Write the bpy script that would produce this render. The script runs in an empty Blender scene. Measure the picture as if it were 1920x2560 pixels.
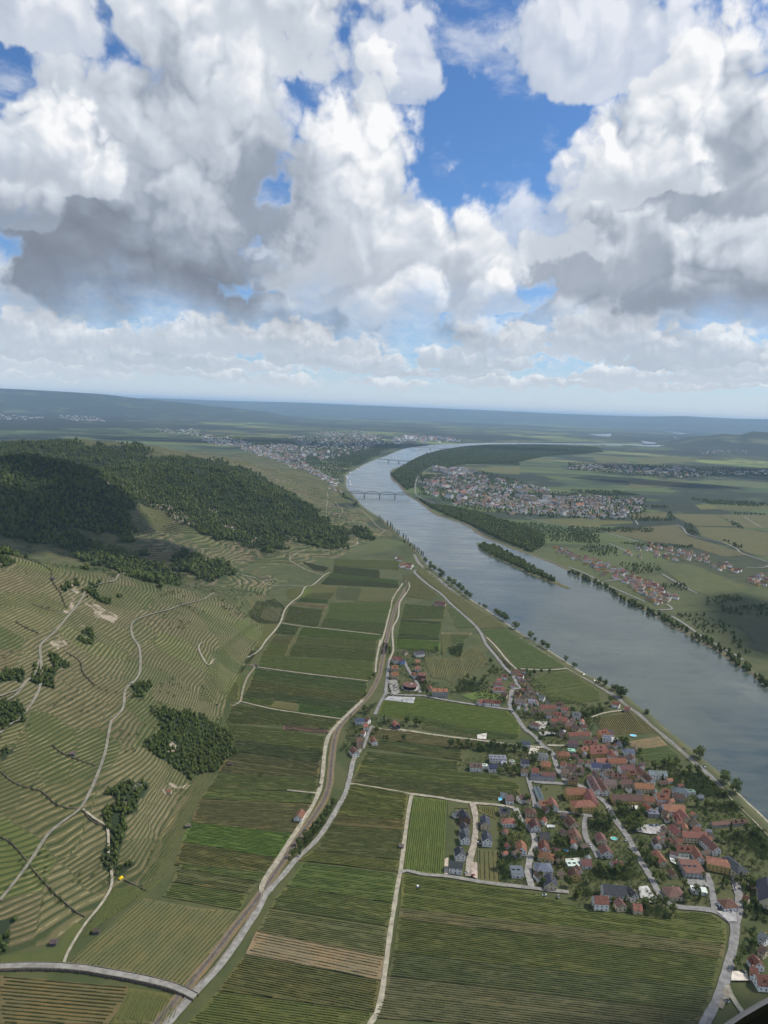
import bpy, math, numpy as np
#=====CAM
W0,H0,F0,CH=1920,2560,1775.0,450.0
PITCH=math.atan(260/F0);ROLL=math.radians(2.2)
fw=np.array([0,math.cos(PITCH),-math.sin(PITCH)]);r0=np.array([1.,0,0]);u0=np.cross(r0,fw)
rt=r0*math.cos(ROLL)+u0*math.sin(ROLL);up=-r0*math.sin(ROLL)+u0*math.cos(ROLL)
def ray(px,py): return fw+rt*((px-W0/2)/F0)-up*((py-H0/2)/F0)
scene=bpy.context.scene
cam_data=bpy.data.cameras.new('camera');cam=bpy.data.objects.new('camera',cam_data);scene.collection.objects.link(cam)
from mathutils import Matrix
cam.matrix_world=Matrix(((rt[0],up[0],-fw[0],0),(rt[1],up[1],-fw[1],0),(rt[2],up[2],-fw[2],CH),(0,0,0,1)))
cam_data.sensor_fit='VERTICAL';cam_data.angle=2*math.atan(H0/2/F0);cam_data.clip_start=0.05;cam_data.clip_end=400000
scene.camera=cam
SUN_AZ,SUN_EL=math.radians(76),math.radians(52)
scene.view_settings.view_transform='Standard';scene.view_settings.look='None';scene.view_settings.exposure=0;scene.view_settings.gamma=1
scene.cycles.use_denoising=True;scene.cycles.use_adaptive_sampling=True;scene.cycles.adaptive_threshold=.02
HAZE=2.5e-5
scene.cycles.max_bounces=5;scene.cycles.diffuse_bounces=2;scene.cycles.glossy_bounces=2;scene.cycles.transmission_bounces=2;scene.cycles.volume_bounces=1;scene.cycles.transparent_max_bounces=6
#=====SUN
sd=bpy.data.lights.new('sun','SUN');sd.energy=4.1;sd.angle=math.radians(.6);sd.color=(1.,.94,.84)
so=bpy.data.objects.new('sun',sd);scene.collection.objects.link(so)
from mathutils import Vector
sv=Vector((math.sin(SUN_AZ)*math.cos(SUN_EL),math.cos(SUN_AZ)*math.cos(SUN_EL),math.sin(SUN_EL)));so.rotation_euler=sv.to_track_quat('Z','Y').to_euler()
#=====SKY
def azel(px,py):
    d=ray(px,py);return math.atan2(d[0],d[1]),math.atan2(d[2],math.hypot(d[0],d[1]))
def NG(nt):
    def N(t,**k):
        n=nt.nodes.new(t)
        for a,b in k.items(): setattr(n,a,b)
        return n
    def L(a,b): nt.links.new(a,b)
    def M(op,a,b=None,c=None,clamp=False):
        n=N('ShaderNodeMath',operation=op);n.use_clamp=clamp
        for i,v in enumerate((a,b,c)):
            if v is None: continue
            if isinstance(v,(int,float)): n.inputs[i].default_value=v
            else: L(v,n.inputs[i])
        return n.outputs[0]
    def V(op,a,b=None,s=None):
        n=N('ShaderNodeVectorMath',operation=op)
        for i,v in enumerate((a,b)):
            if v is None: continue
            if isinstance(v,(tuple,list)): n.inputs[i].default_value=v
            else: L(v,n.inputs[i])
        if s is not None:
            if isinstance(s,(int,float)): n.inputs['Scale'].default_value=s
            else: L(s,n.inputs['Scale'])
        return n.outputs['Value'] if op in('LENGTH','DOT_PRODUCT','DISTANCE') else n.outputs[0]
    def SS(v,a,b,lo=0.,hi=1.):
        n=N('ShaderNodeMapRange',interpolation_type='SMOOTHSTEP')
        L(v,n.inputs[0])
        for i,x in enumerate((a,b,lo,hi)): n.inputs[i+1].default_value=x
        return n.outputs[0]
    def NZ(vec,scale,detail=4,rough=.5,out=0,dist=0.,lac=2.):
        n=N('ShaderNodeTexNoise',noise_dimensions='2D');L(vec,n.inputs['Vector'])
        n.inputs['Scale'].default_value=scale;n.inputs['Detail'].default_value=detail
        n.inputs['Roughness'].default_value=rough;n.inputs['Distortion'].default_value=dist;n.inputs['Lacunarity'].default_value=lac
        return n.outputs[out]
    def MIX(f,a,b,mode='MIX'):
        n=N('ShaderNodeMix',data_type='RGBA',blend_type=mode)
        for s,v in ((n.inputs[0],f),(n.inputs[6],a),(n.inputs[7],b)):
            if isinstance(v,(int,float)): s.default_value=v
            elif isinstance(v,tuple): s.default_value=(*v,1) if len(v)==3 else v
            else: L(v,s)
        return n.outputs[2]
    return N,L,M,V,SS,NZ,MIX
# cumulus clouds seen in the photograph: centre x, base y, half width, height (photo px), light at base, light at top, opacity
CUMULI=[(120,835,400,270,.52,.93,1.),(880,850,430,200,.26,.86,1.),(1570,880,350,310,.36,.84,1.),(1890,880,300,280,.40,.88,1.),(1640,660,440,280,.46,.95,1.),(1880,745,300,170,.34,.78,1.),
 (1010,720,330,290,.55,1.,1.),(1000,775,190,120,.62,1.,1.),(1250,765,120,75,.6,1.,.9),(720,690,150,130,.6,.97,.9),(850,590,270,400,.60,1.,1.),(1360,610,190,150,.72,.95,.7),(1830,430,320,320,.44,.95,1.),(1560,470,200,120,.70,.98,.8),
 (600,140,380,250,.70,.92,1.),(985,200,150,180,.74,1.,.7),(1480,150,290,240,.74,1.,.8),(500,500,330,480,.36,.80,1.),(320,690,360,520,.22,.64,1.),(100,430,180,160,.60,.96,.95),(90,90,190,140,.72,.95,.85),(20,540,140,90,.40,.70,.9)]
def puff_group():
    g=bpy.data.node_groups.new('cloud_puffs','ShaderNodeTree')
    g.interface.new_socket('p',in_out='INPUT',socket_type='NodeSocketVector')
    g.interface.new_socket('d',in_out='OUTPUT',socket_type='NodeSocketFloat')
    N,L,M,V,SS,NZ,MIX=NG(g)
    i=N('NodeGroupInput');o=N('NodeGroupOutput');p=i.outputs[0]
    pp=V('ADD',p,V('SCALE',NZ(p,12,3,.55,1),s=.085))
    tot=None
    for sc,w in ((9,.5),(21,.26),(47,.12)):
        vo=N('ShaderNodeTexVoronoi',feature='F1',voronoi_dimensions='2D');L(pp,vo.inputs['Vector']);vo.inputs['Scale'].default_value=sc
        d=vo.outputs['Distance'];h=M('MULTIPLY',M('SUBTRACT',.5,M('MULTIPLY',d,d)),w*1.5)
        tot=h if tot is None else M('ADD',tot,h)
    L(M('ADD',tot,M('MULTIPLY',M('SUBTRACT',NZ(p,5,3,.5),.5),.8)),o.inputs[0]);return g
world=bpy.data.worlds.new('World');scene.world=world;world.use_nodes=True
nt=world.node_tree;nt.nodes.clear();N,L,M,V,SS,NZ,MIX=NG(nt)
sky=N('ShaderNodeTexSky',sky_type='NISHITA');sky.sun_disc=False;sky.sun_elevation=SUN_EL;sky.sun_rotation=SUN_AZ;sky.altitude=600;sky.air_density=1.;sky.dust_density=.6;sky.ozone_density=2.5
tc=N('ShaderNodeTexCoord');dirv=V('NORMALIZE',tc.outputs['Generated'])
sep=N('ShaderNodeSeparateXYZ');L(dirv,sep.inputs[0]);dx,dy,dz=sep.outputs
az=M('ARCTAN2',dx,dy);el=M('ARCSINE',dz)
cmb=N('ShaderNodeCombineXYZ');L(az,cmb.inputs[0]);L(el,cmb.inputs[1]);p=cmb.outputs[0]
G=puff_group()
def FD(pp):
    n=N('ShaderNodeGroup');n.node_tree=G;L(pp,n.inputs[0]);return n.outputs[0]
warp=V('SCALE',V('SUBTRACT',NZ(p,13,4,.55,1),(.5,.5,.5)),s=.055);pw=V('ADD',p,warp)
f0=FD(p);f1=FD(V('ADD',p,(.010,.016,0)))
wisp=M('SUBTRACT',NZ(p,24,6,.62),.5);f0c=M('SUBTRACT',f0,.42)
rel=M('MULTIPLY',M('SUBTRACT',f0,f1),1.25)
edge=M('ADD',M('MULTIPLY',f0c,.62),M('MULTIPLY',wisp,.42))
lum=None;alpha=None
# thin veil of high cloud over the open blue
veil=M('MULTIPLY',SS(NZ(V('MULTIPLY',p,(1.,2.2,1.)),6,7,.62),.50,.78),.55)
alpha=veil;lum=None
def cumuli(L_,pq,ed,fc,re_,lum,alpha):
    for (cx,cb,hw,hh,lb_,lt_,op) in L_:
        a,e=azel(cx,cb);q=V('MULTIPLY',V('SUBTRACT',pq,(a,e,0)),(F0/hw,F0/hh,0))
        sx=N('ShaderNodeSeparateXYZ');L(q,sx.inputs[0]);X,Y=sx.outputs[0],sx.outputs[1]
        yy=M('MAXIMUM',Y,M('MULTIPLY',Y,-3.2))
        r=M('SQRT',M('ADD',M('MULTIPLY',X,X),M('MULTIPLY',yy,yy)))
        al=SS(M('ADD',M('SUBTRACT',1.,r),ed),.02,.26,0.,op)
        g=SS(M('ADD',M('MULTIPLY_ADD',X,.22,Y),M('MULTIPLY',fc,.7)),-.12,.78)
        lm=M('MULTIPLY_ADD',g,lt_-lb_,lb_);lm=M('MULTIPLY_ADD',re_,M('MULTIPLY_ADD',g,.8*min(1.,max(.3,(lt_-.5)*2.2)),.08),lm)
        lum=lm if lum is None else M('MULTIPLY_ADD',M('SUBTRACT',lm,lum),al,lum)
        alpha=al if alpha is None else M('MAXIMUM',alpha,al)
    return lum,alpha
lum,alpha=cumuli(CUMULI,pw,edge,f0c,rel,None,alpha)
# the same broken cumulus cover goes on all round and overhead
outm=SS(M('MAXIMUM',M('SUBTRACT',M('ABSOLUTE',az),.50),M('SUBTRACT',el,.50)),.0,.18)
gen=M('ADD',M('ADD',f0c,M('MULTIPLY',M('SUBTRACT',NZ(p,2.2,3,.5),.5),1.6)),M('MULTIPLY',wisp,.4))
ga=M('MULTIPLY',SS(gen,-.22,.12),outm);gl=M('ADD',.76,rel)
lum=M('MULTIPLY_ADD',M('SUBTRACT',gl,lum),ga,lum);alpha=M('MAXIMUM',alpha,ga)
lum=M('MULTIPLY_ADD',wisp,.10,lum)
lum=M('MINIMUM',M('MAXIMUM',lum,0.10),1.)
ramp=N('ShaderNodeValToRGB');L(lum,ramp.inputs[0]);cr=ramp.color_ramp
cr.elements[0].position=.1;cr.elements[0].color=(.16,.185,.235,1);cr.elements[1].position=1.;cr.elements[1].color=(.97,.975,.985,1)
e=cr.elements.new(.4);e.color=(.325,.375,.455,1);e=cr.elements.new(.72);e.color=(.64,.69,.765,1)
# rows of small flat-based cumulus shrinking towards the horizon
ps=V('SCALE',p,s=2.7);g0=FD(ps);g1=FD(V('ADD',ps,(.010,.018,0)));gc=M('SUBTRACT',g0,.42);w2=M('SUBTRACT',NZ(V('MULTIPLY',p,(1.,2.,1.)),46,5,.62),.5)
pv=V('ADD',p,V('SCALE',V('SUBTRACT',NZ(p,34,3,.55,1),(.5,.5,.5)),s=.026))
_rk=np.random.RandomState(3);SMALL=[]
for yb,n,hw,hh in((960,9,135,27),(936,7,160,40),(906,7,175,60),(872,6,200,86)):
    for i in range(n): SMALL.append((-40+(i+_rk.uniform(.1,.9))*2000/n,yb+_rk.uniform(-9,9)+(-14 if i<n/3 else 10 if i>2*n/3 else 0),hw*_rk.uniform(.6,1.3),hh*_rk.uniform(.7,1.4),_rk.uniform(.42,.58),_rk.uniform(.84,.97),.92))
ls_,as_=cumuli(SMALL,pv,M('ADD',M('MULTIPLY',gc,.6),M('MULTIPLY',w2,.5)),gc,M('MULTIPLY',M('SUBTRACT',g0,g1),1.0),None,None)
ls_=M('MINIMUM',M('MAXIMUM',ls_,.3),1.)
r2=N('ShaderNodeValToRGB');L(ls_,r2.inputs[0]);c2=r2.color_ramp
c2.elements[0].position=.3;c2.elements[0].color=(.40,.46,.54,1);c2.elements[1].position=1.;c2.elements[1].color=(.90,.92,.94,1)
e=c2.elements.new(.65);e.color=(.62,.67,.74,1)
lal=as_
SKY=V('SCALE',sky.outputs[0],s=.085)
blue=MIX(1.,SKY,(.82,1.16,1.52),'MULTIPLY')
lowcol=MIX(M('MULTIPLY',lal,.95),MIX(M('ADD',.45,M('MULTIPLY',w2,.9)),blue,(.66,.74,.84)),r2.outputs[0])
upcol=MIX(alpha,blue,ramp.outputs[0])
t=SS(M('ADD',el,M('MULTIPLY',M('SUBTRACT',NZ(p,8,4,.5),.5),.14)),.075,.165)
col=MIX(t,lowcol,upcol)
col=MIX(SS(el,-.012,.07,.95,0.),col,(.72,.785,.84))
bg=N('ShaderNodeBackground');L(col,bg.inputs[0]);bg.inputs[1].default_value=1.
out=N('ShaderNodeOutputWorld');L(bg.outputs[0],out.inputs[0])

world.cycles.sampling_method='MANUAL';world.cycles.sample_map_resolution=256
#=====TERRAIN
CROP={'A':(1000,1600,3.318),'B':(1420,1750,3.318),'C':(1000,1950,3.318),'D':(1420,2050,3.318),'E':(800,1600,3.318),'R':(1300,1650,4.1475),
 'G':(950,1350,3.318),'K':(1420,1330,3.318),'I':(1420,1030,3.318),'J':(1000,1130,3.318),'L':(800,1040,3.318),'S':(0,960,3.318),'T':(450,1040,3.318),
 'U':(0,1350,3.318),'V':(450,1350,3.318),'X':(0,1750,3.318),'Y':(450,1750,3.318),'Z':(0,2150,3.318),'Q':(400,2150,2.765),'O':(900,2150,2.765),'F':(0,0,1.)}
def px(c,x,y):
    a,b,s=CROP[c];return (a+x/s,b+y/s)
def pl(spec):
    """'G 1,2 3,4 A 5,6' -> list of full photo pixels"""
    out=[];c='F'
    for t in spec.split():
        if ',' in t: x,y=t.split(',');out.append(px(c,float(x),float(y)))
        else: c=t
    return out
def flat(p,z=0.):
    d=ray(*p);t=(z-CH)/d[2];return (d[0]*t,d[1]*t)
def proj(x,y,z):
    x=np.asarray(x,float);y=np.asarray(y,float);z=np.asarray(z,float)-CH
    c=x*fw[0]+y*fw[1]+z*fw[2];c=np.where(c<1,1,c)
    return W0/2+F0*(x*rt[0]+y*rt[1]+z*rt[2])/c, H0/2-F0*(x*up[0]+y*up[1]+z*up[2])/c
def inpoly(x,y,poly):
    x=np.asarray(x);y=np.asarray(y);r=np.zeros(x.shape,bool);n=len(poly)
    for i in range(n):
        (x1,y1),(x2,y2)=poly[i],poly[(i+1)%n]
        if y1==y2: continue
        c=((y1>y)!=(y2>y))&(x<(x2-x1)*(y-y1)/(y2-y1)+x1);r^=c
    return r
def segdist(x,y,poly):
    d=np.full(np.shape(x),1e9)
    for (x1,y1),(x2,y2) in zip(poly[:-1],poly[1:]):
        dx,dy=x2-x1,y2-y1;l=dx*dx+dy*dy+1e-9
        t=np.clip(((x-x1)*dx+(y-y1)*dy)/l,0,1)
        d=np.minimum(d,np.hypot(x-x1-t*dx,y-y1-t*dy))
    return d
_rs=np.random.RandomState(7)
_perm=_rs.rand(256,256)
def vnoise(x,y,s):
    x=np.asarray(x,float)/s;y=np.asarray(y,float)/s;i=np.floor(x).astype(int);j=np.floor(y).astype(int);u=x-i;v=y-j
    u=u*u*(3-2*u);v=v*v*(3-2*v);g=lambda a,b:_perm[a%256,b%256]
    return (g(i,j)*(1-u)+g(i+1,j)*u)*(1-v)+(g(i,j+1)*(1-u)+g(i+1,j+1)*u)*v-.5
FOOT=[(-420,300),(-330,430)]+[flat(p) for p in pl('F 0,2400 135,2362 215,2295 310,2230 400,2190 415,2130 452,2050 497,1950 557,1850 580,1740 618,1660 665,1590 668,1545 V 620,690 790,400 950,340 1060,240 1180,180 1400,130 T 1500,1090 L 560,1120 690,1040 600,950 440,820 320,730 240,690 190,650')]
FOOT+=[(-230,4100),(-420,4700),(-700,5400),(-1100,6500)]
def los(p,D):
    d=ray(*p);k=D/math.hypot(d[0],d[1]);return (d[0]*k,d[1]*k,CH+d[2]*k)
_cp=[]
for s in ('0,2390,0 0,2200,22 0,2000,52 0,1800,92 0,1600,140 0,1450,180 0,1378,198 150,2350,1 150,2100,30 150,1900,58 150,1700,96 150,1550,133 150,1430,160 '
 '300,2170,7 300,2000,32 300,1850,56 300,1700,80 300,1550,105 300,1438,120 420,2060,6 420,1900,26 420,1750,48 420,1600,72 450,1520,80 450,1464,86 540,1860,4 540,1740,16 540,1620,34 550,1550,48 550,1490,56 620,1600,12 620,1530,26 -200,1378,225 -200,1800,110 -200,2200,24').split():
    x,y,z=map(float,s.split(','));q=flat((x,y),z);_cp.append((*q,z))
# behind the terraced crest: valley, then wooded ridges; (px,py,distance)
for x,y,D in [(0,1390,1420),(0,1400,1650),(0,1330,2050),(0,1230,2300),(0,1130,2500),(-150,1130,2500),(130,1133,2480),(150,1250,2250),(150,1380,1950),(260,1180,2450),(300,1300,2200),(340,1240,2450),(400,1340,2300),(310,1448,1620),(400,1440,1800),
 (330,1150,3000),(450,1145,3000),(560,1158,2950),(640,1187,2900),(720,1232,2750),(800,1292,2620),(855,1332,2500),(330,1200,2780),(450,1230,2650),(560,1260,2600),(640,1290,2520),(720,1330,2420),(790,1355,2380),
 (350,1275,2250),(340,1350,2050),(450,1300,2320),(450,1370,1980),(560,1350,2220),(540,1390,2000),(620,1375,2180),(620,1420,1960),(500,1450,1740),(560,1450,1720),(650,1480,1690),(480,1475,1560),(700,1400,2040),(560,1410,1900),
 (0,1108,3700),(210,1079,3900),(330,1088,3900),(480,1112,3900),(560,1128,3850),(640,1165,3700),(720,1200,3550),(770,1230,3400),(820,1262,3150),(870,1290,2950),(900,1310,2780),(0,1160,3100),(250,1160,3300),(420,1152,3350),(560,1165,3300),(660,1205,3200)]:
    _cp.append(los((x,y+(20 if y<1200 else 12 if y<1300 else 0)),D))
_cp+=[(x,y,0) for x,y in [(-300,4600),(-700,5200),(-1500,5400),(-2300,5000),(-100,500),(0,1000),(50,1800),(60,2500),(-1200,6000),(-2600,6000)]]
_cp+=[(-1700,1300,150),(-1700,2000,250),(-2200,3000,200),(-2300,4200,120),(-700,500,110),(-900,900,215)]
_cp=np.array(_cp)
_N=len(_cp);_d=np.hypot(_cp[:,None,0]-_cp[None,:,0],_cp[:,None,1]-_cp[None,:,1])
_A=np.zeros((_N+1,_N+1));_A[:_N,:_N]=-_d+np.eye(_N)*6.;_A[:_N,_N]=1;_A[_N,:_N]=1
_w=np.linalg.solve(_A,np.append(_cp[:,2],0))
HILLPOLY=FOOT+[(-4000,6500),(-4000,300)]
def hz(x,y,terr=False):
    x=np.asarray(x,float);y=np.asarray(y,float);sh=x.shape;x=x.ravel();y=y.ravel();h=np.empty(x.shape)
    for a in range(0,len(x),40000):
        b=slice(a,a+40000);h[b]=-np.hypot(x[b,None]-_cp[None,:,0],y[b,None]-_cp[None,:,1])@_w[:_N]+_w[_N]
    ins=inpoly(x,y,HILLPOLY);d=segdist(x,y,FOOT);k=np.clip(d/45,0,1);k=k*k*(3-2*k)
    h=np.maximum(h,0.04*np.minimum(d,300))
    far=np.clip(np.hypot(x,y)/3000,0,1)
    h=h+k*(vnoise(x,y,170)*16+vnoise(x+99,y,75)*9+vnoise(x,y+50,33)*3.5)*np.clip(far*far*3.4-.18,.45,1.4)
    h=np.where(ins,np.maximum(h,0.)*k,0.)
    return h.reshape(sh)
_ts=np.geomspace(350,9000,700)
def at(p):
    """photo pixel -> point on the land"""
    d=ray(*p);hd=math.hypot(d[0],d[1]);X=d[0]/hd*_ts;Y=d[1]/hd*_ts;Zr=CH+d[2]/hd*_ts
    g=Zr-hz(X,Y);i=np.argmax(g<0)
    if g[i]>=0: q=flat(p);return (q[0],q[1],0.)
    if i==0: return (X[0],Y[0],float(hz(X[0],Y[0])))
    t0,t1=_ts[i-1],_ts[i];a=g[i-1]/(g[i-1]-g[i]);t=t0+(t1-t0)*a;x,y=d[0]/hd*t,d[1]/hd*t
    return (x,y,float(hz(x,y)))
#=====MATERIALS
def mat(name,build):
    m=bpy.data.materials.new(name);m.use_nodes=True;nt=m.node_tree;nt.nodes.clear()
    N,L,M,V,SS,NZ0,MIX=NG(nt)
    def NZ(vec,scale,detail=4,rough=.5,out=0,dims='3D'):
        n=N('ShaderNodeTexNoise',noise_dimensions=dims);L(vec,n.inputs['Vector']);n.inputs['Scale'].default_value=scale;n.inputs['Detail'].default_value=detail;n.inputs['Roughness'].default_value=rough
        return n.outputs[out]
    bs=N('ShaderNodeBsdfPrincipled');bs.inputs['Specular IOR Level'].default_value=.25;bs.inputs['Roughness'].default_value=.85
    o=N('ShaderNodeOutputMaterial');L(bs.outputs[0],o.inputs[0])
    geo=N('ShaderNodeNewGeometry');oi=N('ShaderNodeObjectInfo');tcn=N('ShaderNodeTexCoord')
    build(dict(N=N,L=L,M=M,V=V,SS=SS,NZ=NZ,MIX=MIX,bs=bs,P=geo.outputs['Position'],Nrm=geo.outputs['Normal'],OC=oi.outputs['Color'],RND=oi.outputs['Random'],OB=tcn.outputs['Object'],out=o))
    return m
def col(k,c): k['L'](c,k['bs'].inputs['Base Color'])
def bump(k,h,strength,dist):
    b=k['N']('ShaderNodeBump');k['L'](h,b.inputs['Height']);b.inputs['Strength'].default_value=strength;b.inputs['Distance'].default_value=dist;k['L'](b.outputs[0],k['bs'].inputs['Normal'])
def b_field(k):
    n=k['NZ'](k['P'],.035,5,.6);n2=k['NZ'](k['P'],.35,4,.65);n3=k['NZ'](k['P'],.006,3,.5)
    c=k['MIX'](k['SS'](n,.35,.7),k['OC'],k['MIX'](1.,k['OC'],(1.35,1.15,1.0),'MULTIPLY'))
    c=k['MIX'](k['M']('MULTIPLY',k['SS'](n2,.5,.75),.5),c,(.115,.098,.055))
    c=k['MIX'](k['M']('MULTIPLY',k['SS'](n3,.45,.65),.35),c,k['MIX'](1.,c,(.62,.78,.6),'MULTIPLY'))
    col(k,c);bump(k,n2,.5,.6)
def b_plain(k):
    mp=k['N']('ShaderNodeMapping');k['L'](k['P'],mp.inputs[0]);mp.inputs['Rotation'].default_value=(0,0,.5);mp.inputs['Scale'].default_value=(1/520,1/170,1)
    wv=k['V']('ADD',mp.outputs[0],k['V']('SCALE',k['NZ'](k['P'],.0015,2,.5,1),s=.8))
    vo=k['N']('ShaderNodeTexVoronoi',voronoi_dimensions='2D');k['L'](wv,vo.inputs['Vector']);vo.inputs['Scale'].default_value=1.
    s=k['N']('ShaderNodeSeparateColor');k['L'](vo.outputs['Color'],s.inputs[0])
    r=k['N']('ShaderNodeValToRGB');k['L'](s.outputs[0],r.inputs[0]);r.color_ramp.interpolation='CONSTANT';cr=r.color_ramp
    cs=[(0,(.036,.052,.020)),(.16,(.065,.092,.026)),(.32,(.080,.098,.034)),(.46,(.042,.070,.024)),(.58,(.085,.112,.034)),(.68,(.026,.040,.018)),(.78,(.075,.105,.030)),(.92,(.12,.12,.05)),(.95,(.055,.070,.03))]
    cr.elements[0].position=0;cr.elements[0].color=(*cs[0][1],1);cr.elements[1].position=cs[1][0];cr.elements[1].color=(*cs[1][1],1)
    for p,c in cs[2:]: e=cr.elements.new(p);e.color=(*c,1)
    n=k['NZ'](k['P'],.02,5,.6)
    wood=k['SS'](k['NZ'](k['P'],.0011,6,.6),.50,.535)
    c=k['MIX'](wood,r.outputs[0],(.018,.028,.013))
    near=k['MIX'](k['SS'](n,.38,.62),(.052,.066,.022),(.085,.088,.033))
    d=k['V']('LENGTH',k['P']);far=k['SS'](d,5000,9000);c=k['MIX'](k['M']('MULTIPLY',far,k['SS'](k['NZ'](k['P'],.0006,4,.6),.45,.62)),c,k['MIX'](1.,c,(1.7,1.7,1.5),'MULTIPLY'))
    big=k['NZ'](k['P'],.00022,7,.66);mp2=k['N']('ShaderNodeMapping');k['L'](k['P'],mp2.inputs[0]);mp2.inputs['Rotation'].default_value=(0,0,.3);mp2.inputs['Scale'].default_value=(1/2600,1/1100,1)
    v2=k['N']('ShaderNodeTexVoronoi',voronoi_dimensions='2D');k['L'](mp2.outputs[0],v2.inputs['Vector']);v2.inputs['Scale'].default_value=1.;s2=k['N']('ShaderNodeSeparateColor');k['L'](v2.outputs['Color'],s2.inputs[0])
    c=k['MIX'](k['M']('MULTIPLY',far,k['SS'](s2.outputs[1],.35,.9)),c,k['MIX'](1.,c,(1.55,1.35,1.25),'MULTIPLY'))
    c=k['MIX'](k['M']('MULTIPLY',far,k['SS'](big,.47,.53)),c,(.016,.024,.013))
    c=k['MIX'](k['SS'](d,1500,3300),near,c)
    c=k['MIX'](k['M']('MULTIPLY',k['SS'](n,.5,.7),.35),c,(.03,.045,.018))
    col(k,c)
def b_hill(k):
    at_=k['N']('ShaderNodeAttribute');at_.attribute_name='fr';fa=at_.outputs['Fac']
    sz=k['N']('ShaderNodeSeparateXYZ');k['L'](k['P'],sz.inputs[0])
    fz=k['M']('FRACT',k['M']('ADD',k['M']('DIVIDE',sz.outputs[2],4.2),k['M']('MULTIPLY',k['NZ'](k['P'],.02,3,.5),2.2)))
    isf=k['M']('LESS_THAN',fa,-.5);fr=k['M']('ADD',k['M']('MULTIPLY',fz,isf),k['M']('MULTIPLY',k['M']('FRACT',fa),k['M']('SUBTRACT',1.,isf)))
    a2=k['N']('ShaderNodeAttribute');a2.attribute_name='zone';zone=a2.outputs['Color']
    sp=k['N']('ShaderNodeSeparateColor');k['L'](zone,sp.inputs[0]);forest,terr,rock=sp.outputs
    vo=k['N']('ShaderNodeTexVoronoi',voronoi_dimensions='2D');k['L'](k['V']('ADD',k['P'],k['V']('SCALE',k['NZ'](k['P'],.02,3,.5,1),s=30.)),vo.inputs['Vector']);vo.inputs['Scale'].default_value=1/85
    s=k['N']('ShaderNodeSeparateColor');k['L'](vo.outputs['Color'],s.inputs[0])
    ac=k['N']('ShaderNodeAttribute');ac.attribute_name='plot';pv_=k['M']('ADD',k['M']('MULTIPLY',s.outputs[0],isf),ac.outputs['Fac'])
    r=k['N']('ShaderNodeValToRGB');k['L'](pv_,r.inputs[0]);cr=r.color_ramp
    cr.elements[0].color=(.066,.070,.022,1);cr.elements[1].color=(.085,.100,.024,1);e=cr.elements.new(.28);e.color=(.118,.092,.050,1);e=cr.elements.new(.5);e.color=(.088,.086,.030,1);e=cr.elements.new(.66);e.color=(.062,.072,.022,1);e=cr.elements.new(.82);e.color=(.128,.104,.056,1)
    vine=k['MIX'](k['SS'](k['NZ'](k['P'],.5,3,.6),.4,.65),k['MIX'](1.,r.outputs[0],(.5,.62,.5),'MULTIPLY'),r.outputs[0])
    wallc=k['MIX'](k['SS'](k['NZ'](k['P'],.09,4,.6),.42,.6),(.215,.19,.095),(.115,.112,.048))
    wm=k['M']('MULTIPLY',k['M']('MULTIPLY',k['SS'](fr,.77,.85),k['SS'](fr,.92,.98,1.,0.)),k['SS'](k['NZ'](k['P'],.022,5,.65),.36,.58,.08,1.))
    vm=k['M']('MULTIPLY',k['SS'](fr,.12,.26),k['SS'](fr,.44,.6,1.,0.))
    vm2=k['SS'](k['M']('ABSOLUTE',k['M']('SUBTRACT',fr,.42)),.12,.3,1.,0.)
    t=k['MIX'](k['M']('MULTIPLY',vm2,.85),r.outputs[0],(.030,.050,.013))  # vine band, darkened to stand in for the shade beside the walls
    t=k['MIX'](k['M']('MULTIPLY',wm,terr),t,wallc)
    grass=k['MIX'](k['SS'](k['NZ'](k['P'],.03,5,.6),.4,.6),(.050,.062,.020),(.092,.086,.034))
    c=k['MIX'](terr,grass,t)
    c=k['MIX'](forest,c,(.022,.035,.013))
    rk=k['M']('MULTIPLY',rock,k['SS'](k['NZ'](k['P'],.06,5,.65),.42,.56))
    c=k['MIX'](rk,c,(.30,.25,.19))
    col(k,c);bump(k,k['NZ'](k['P'],.5,4,.6),.6,.7)
def b_tint(rough=.85,amt=.25,scale=.25,bmp=0):
    def f(k):
        n=k['NZ'](k['P'],scale,5,.62)
        c=k['MIX'](k['SS'](n,.3,.7),k['MIX'](1.,k['OC'],(1-amt,1-amt,1-amt),'MULTIPLY'),k['MIX'](1.,k['OC'],(1+amt,1+amt,1+amt),'MULTIPLY'))
        col(k,c);k['bs'].inputs['Roughness'].default_value=rough
        if bmp: bump(k,k['NZ'](k['P'],2.,3,.6),.5,bmp)
    return f
def b_roof(k):
    n=k['NZ'](k['P'],.7,5,.7);n2=k['NZ'](k['P'],.12,3,.5)
    c=k['MIX'](k['SS'](n,.35,.7),k['MIX'](1.,k['OC'],(.7,.72,.75),'MULTIPLY'),k['MIX'](1.,k['OC'],(1.25,1.2,1.15),'MULTIPLY'))
    c=k['MIX'](k['M']('MULTIPLY',k['SS'](n2,.5,.7),.4),c,(.10,.075,.06))
    w=k['N']('ShaderNodeTexWave');w.inputs['Scale'].default_value=1.1;w.inputs['Distortion'].default_value=.6;k['L'](k['OB'],w.inputs['Vector'])
    col(k,c);bump(k,k['M']('ADD',w.outputs['Fac'],n),.4,.1);k['bs'].inputs['Roughness'].default_value=.75
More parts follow.
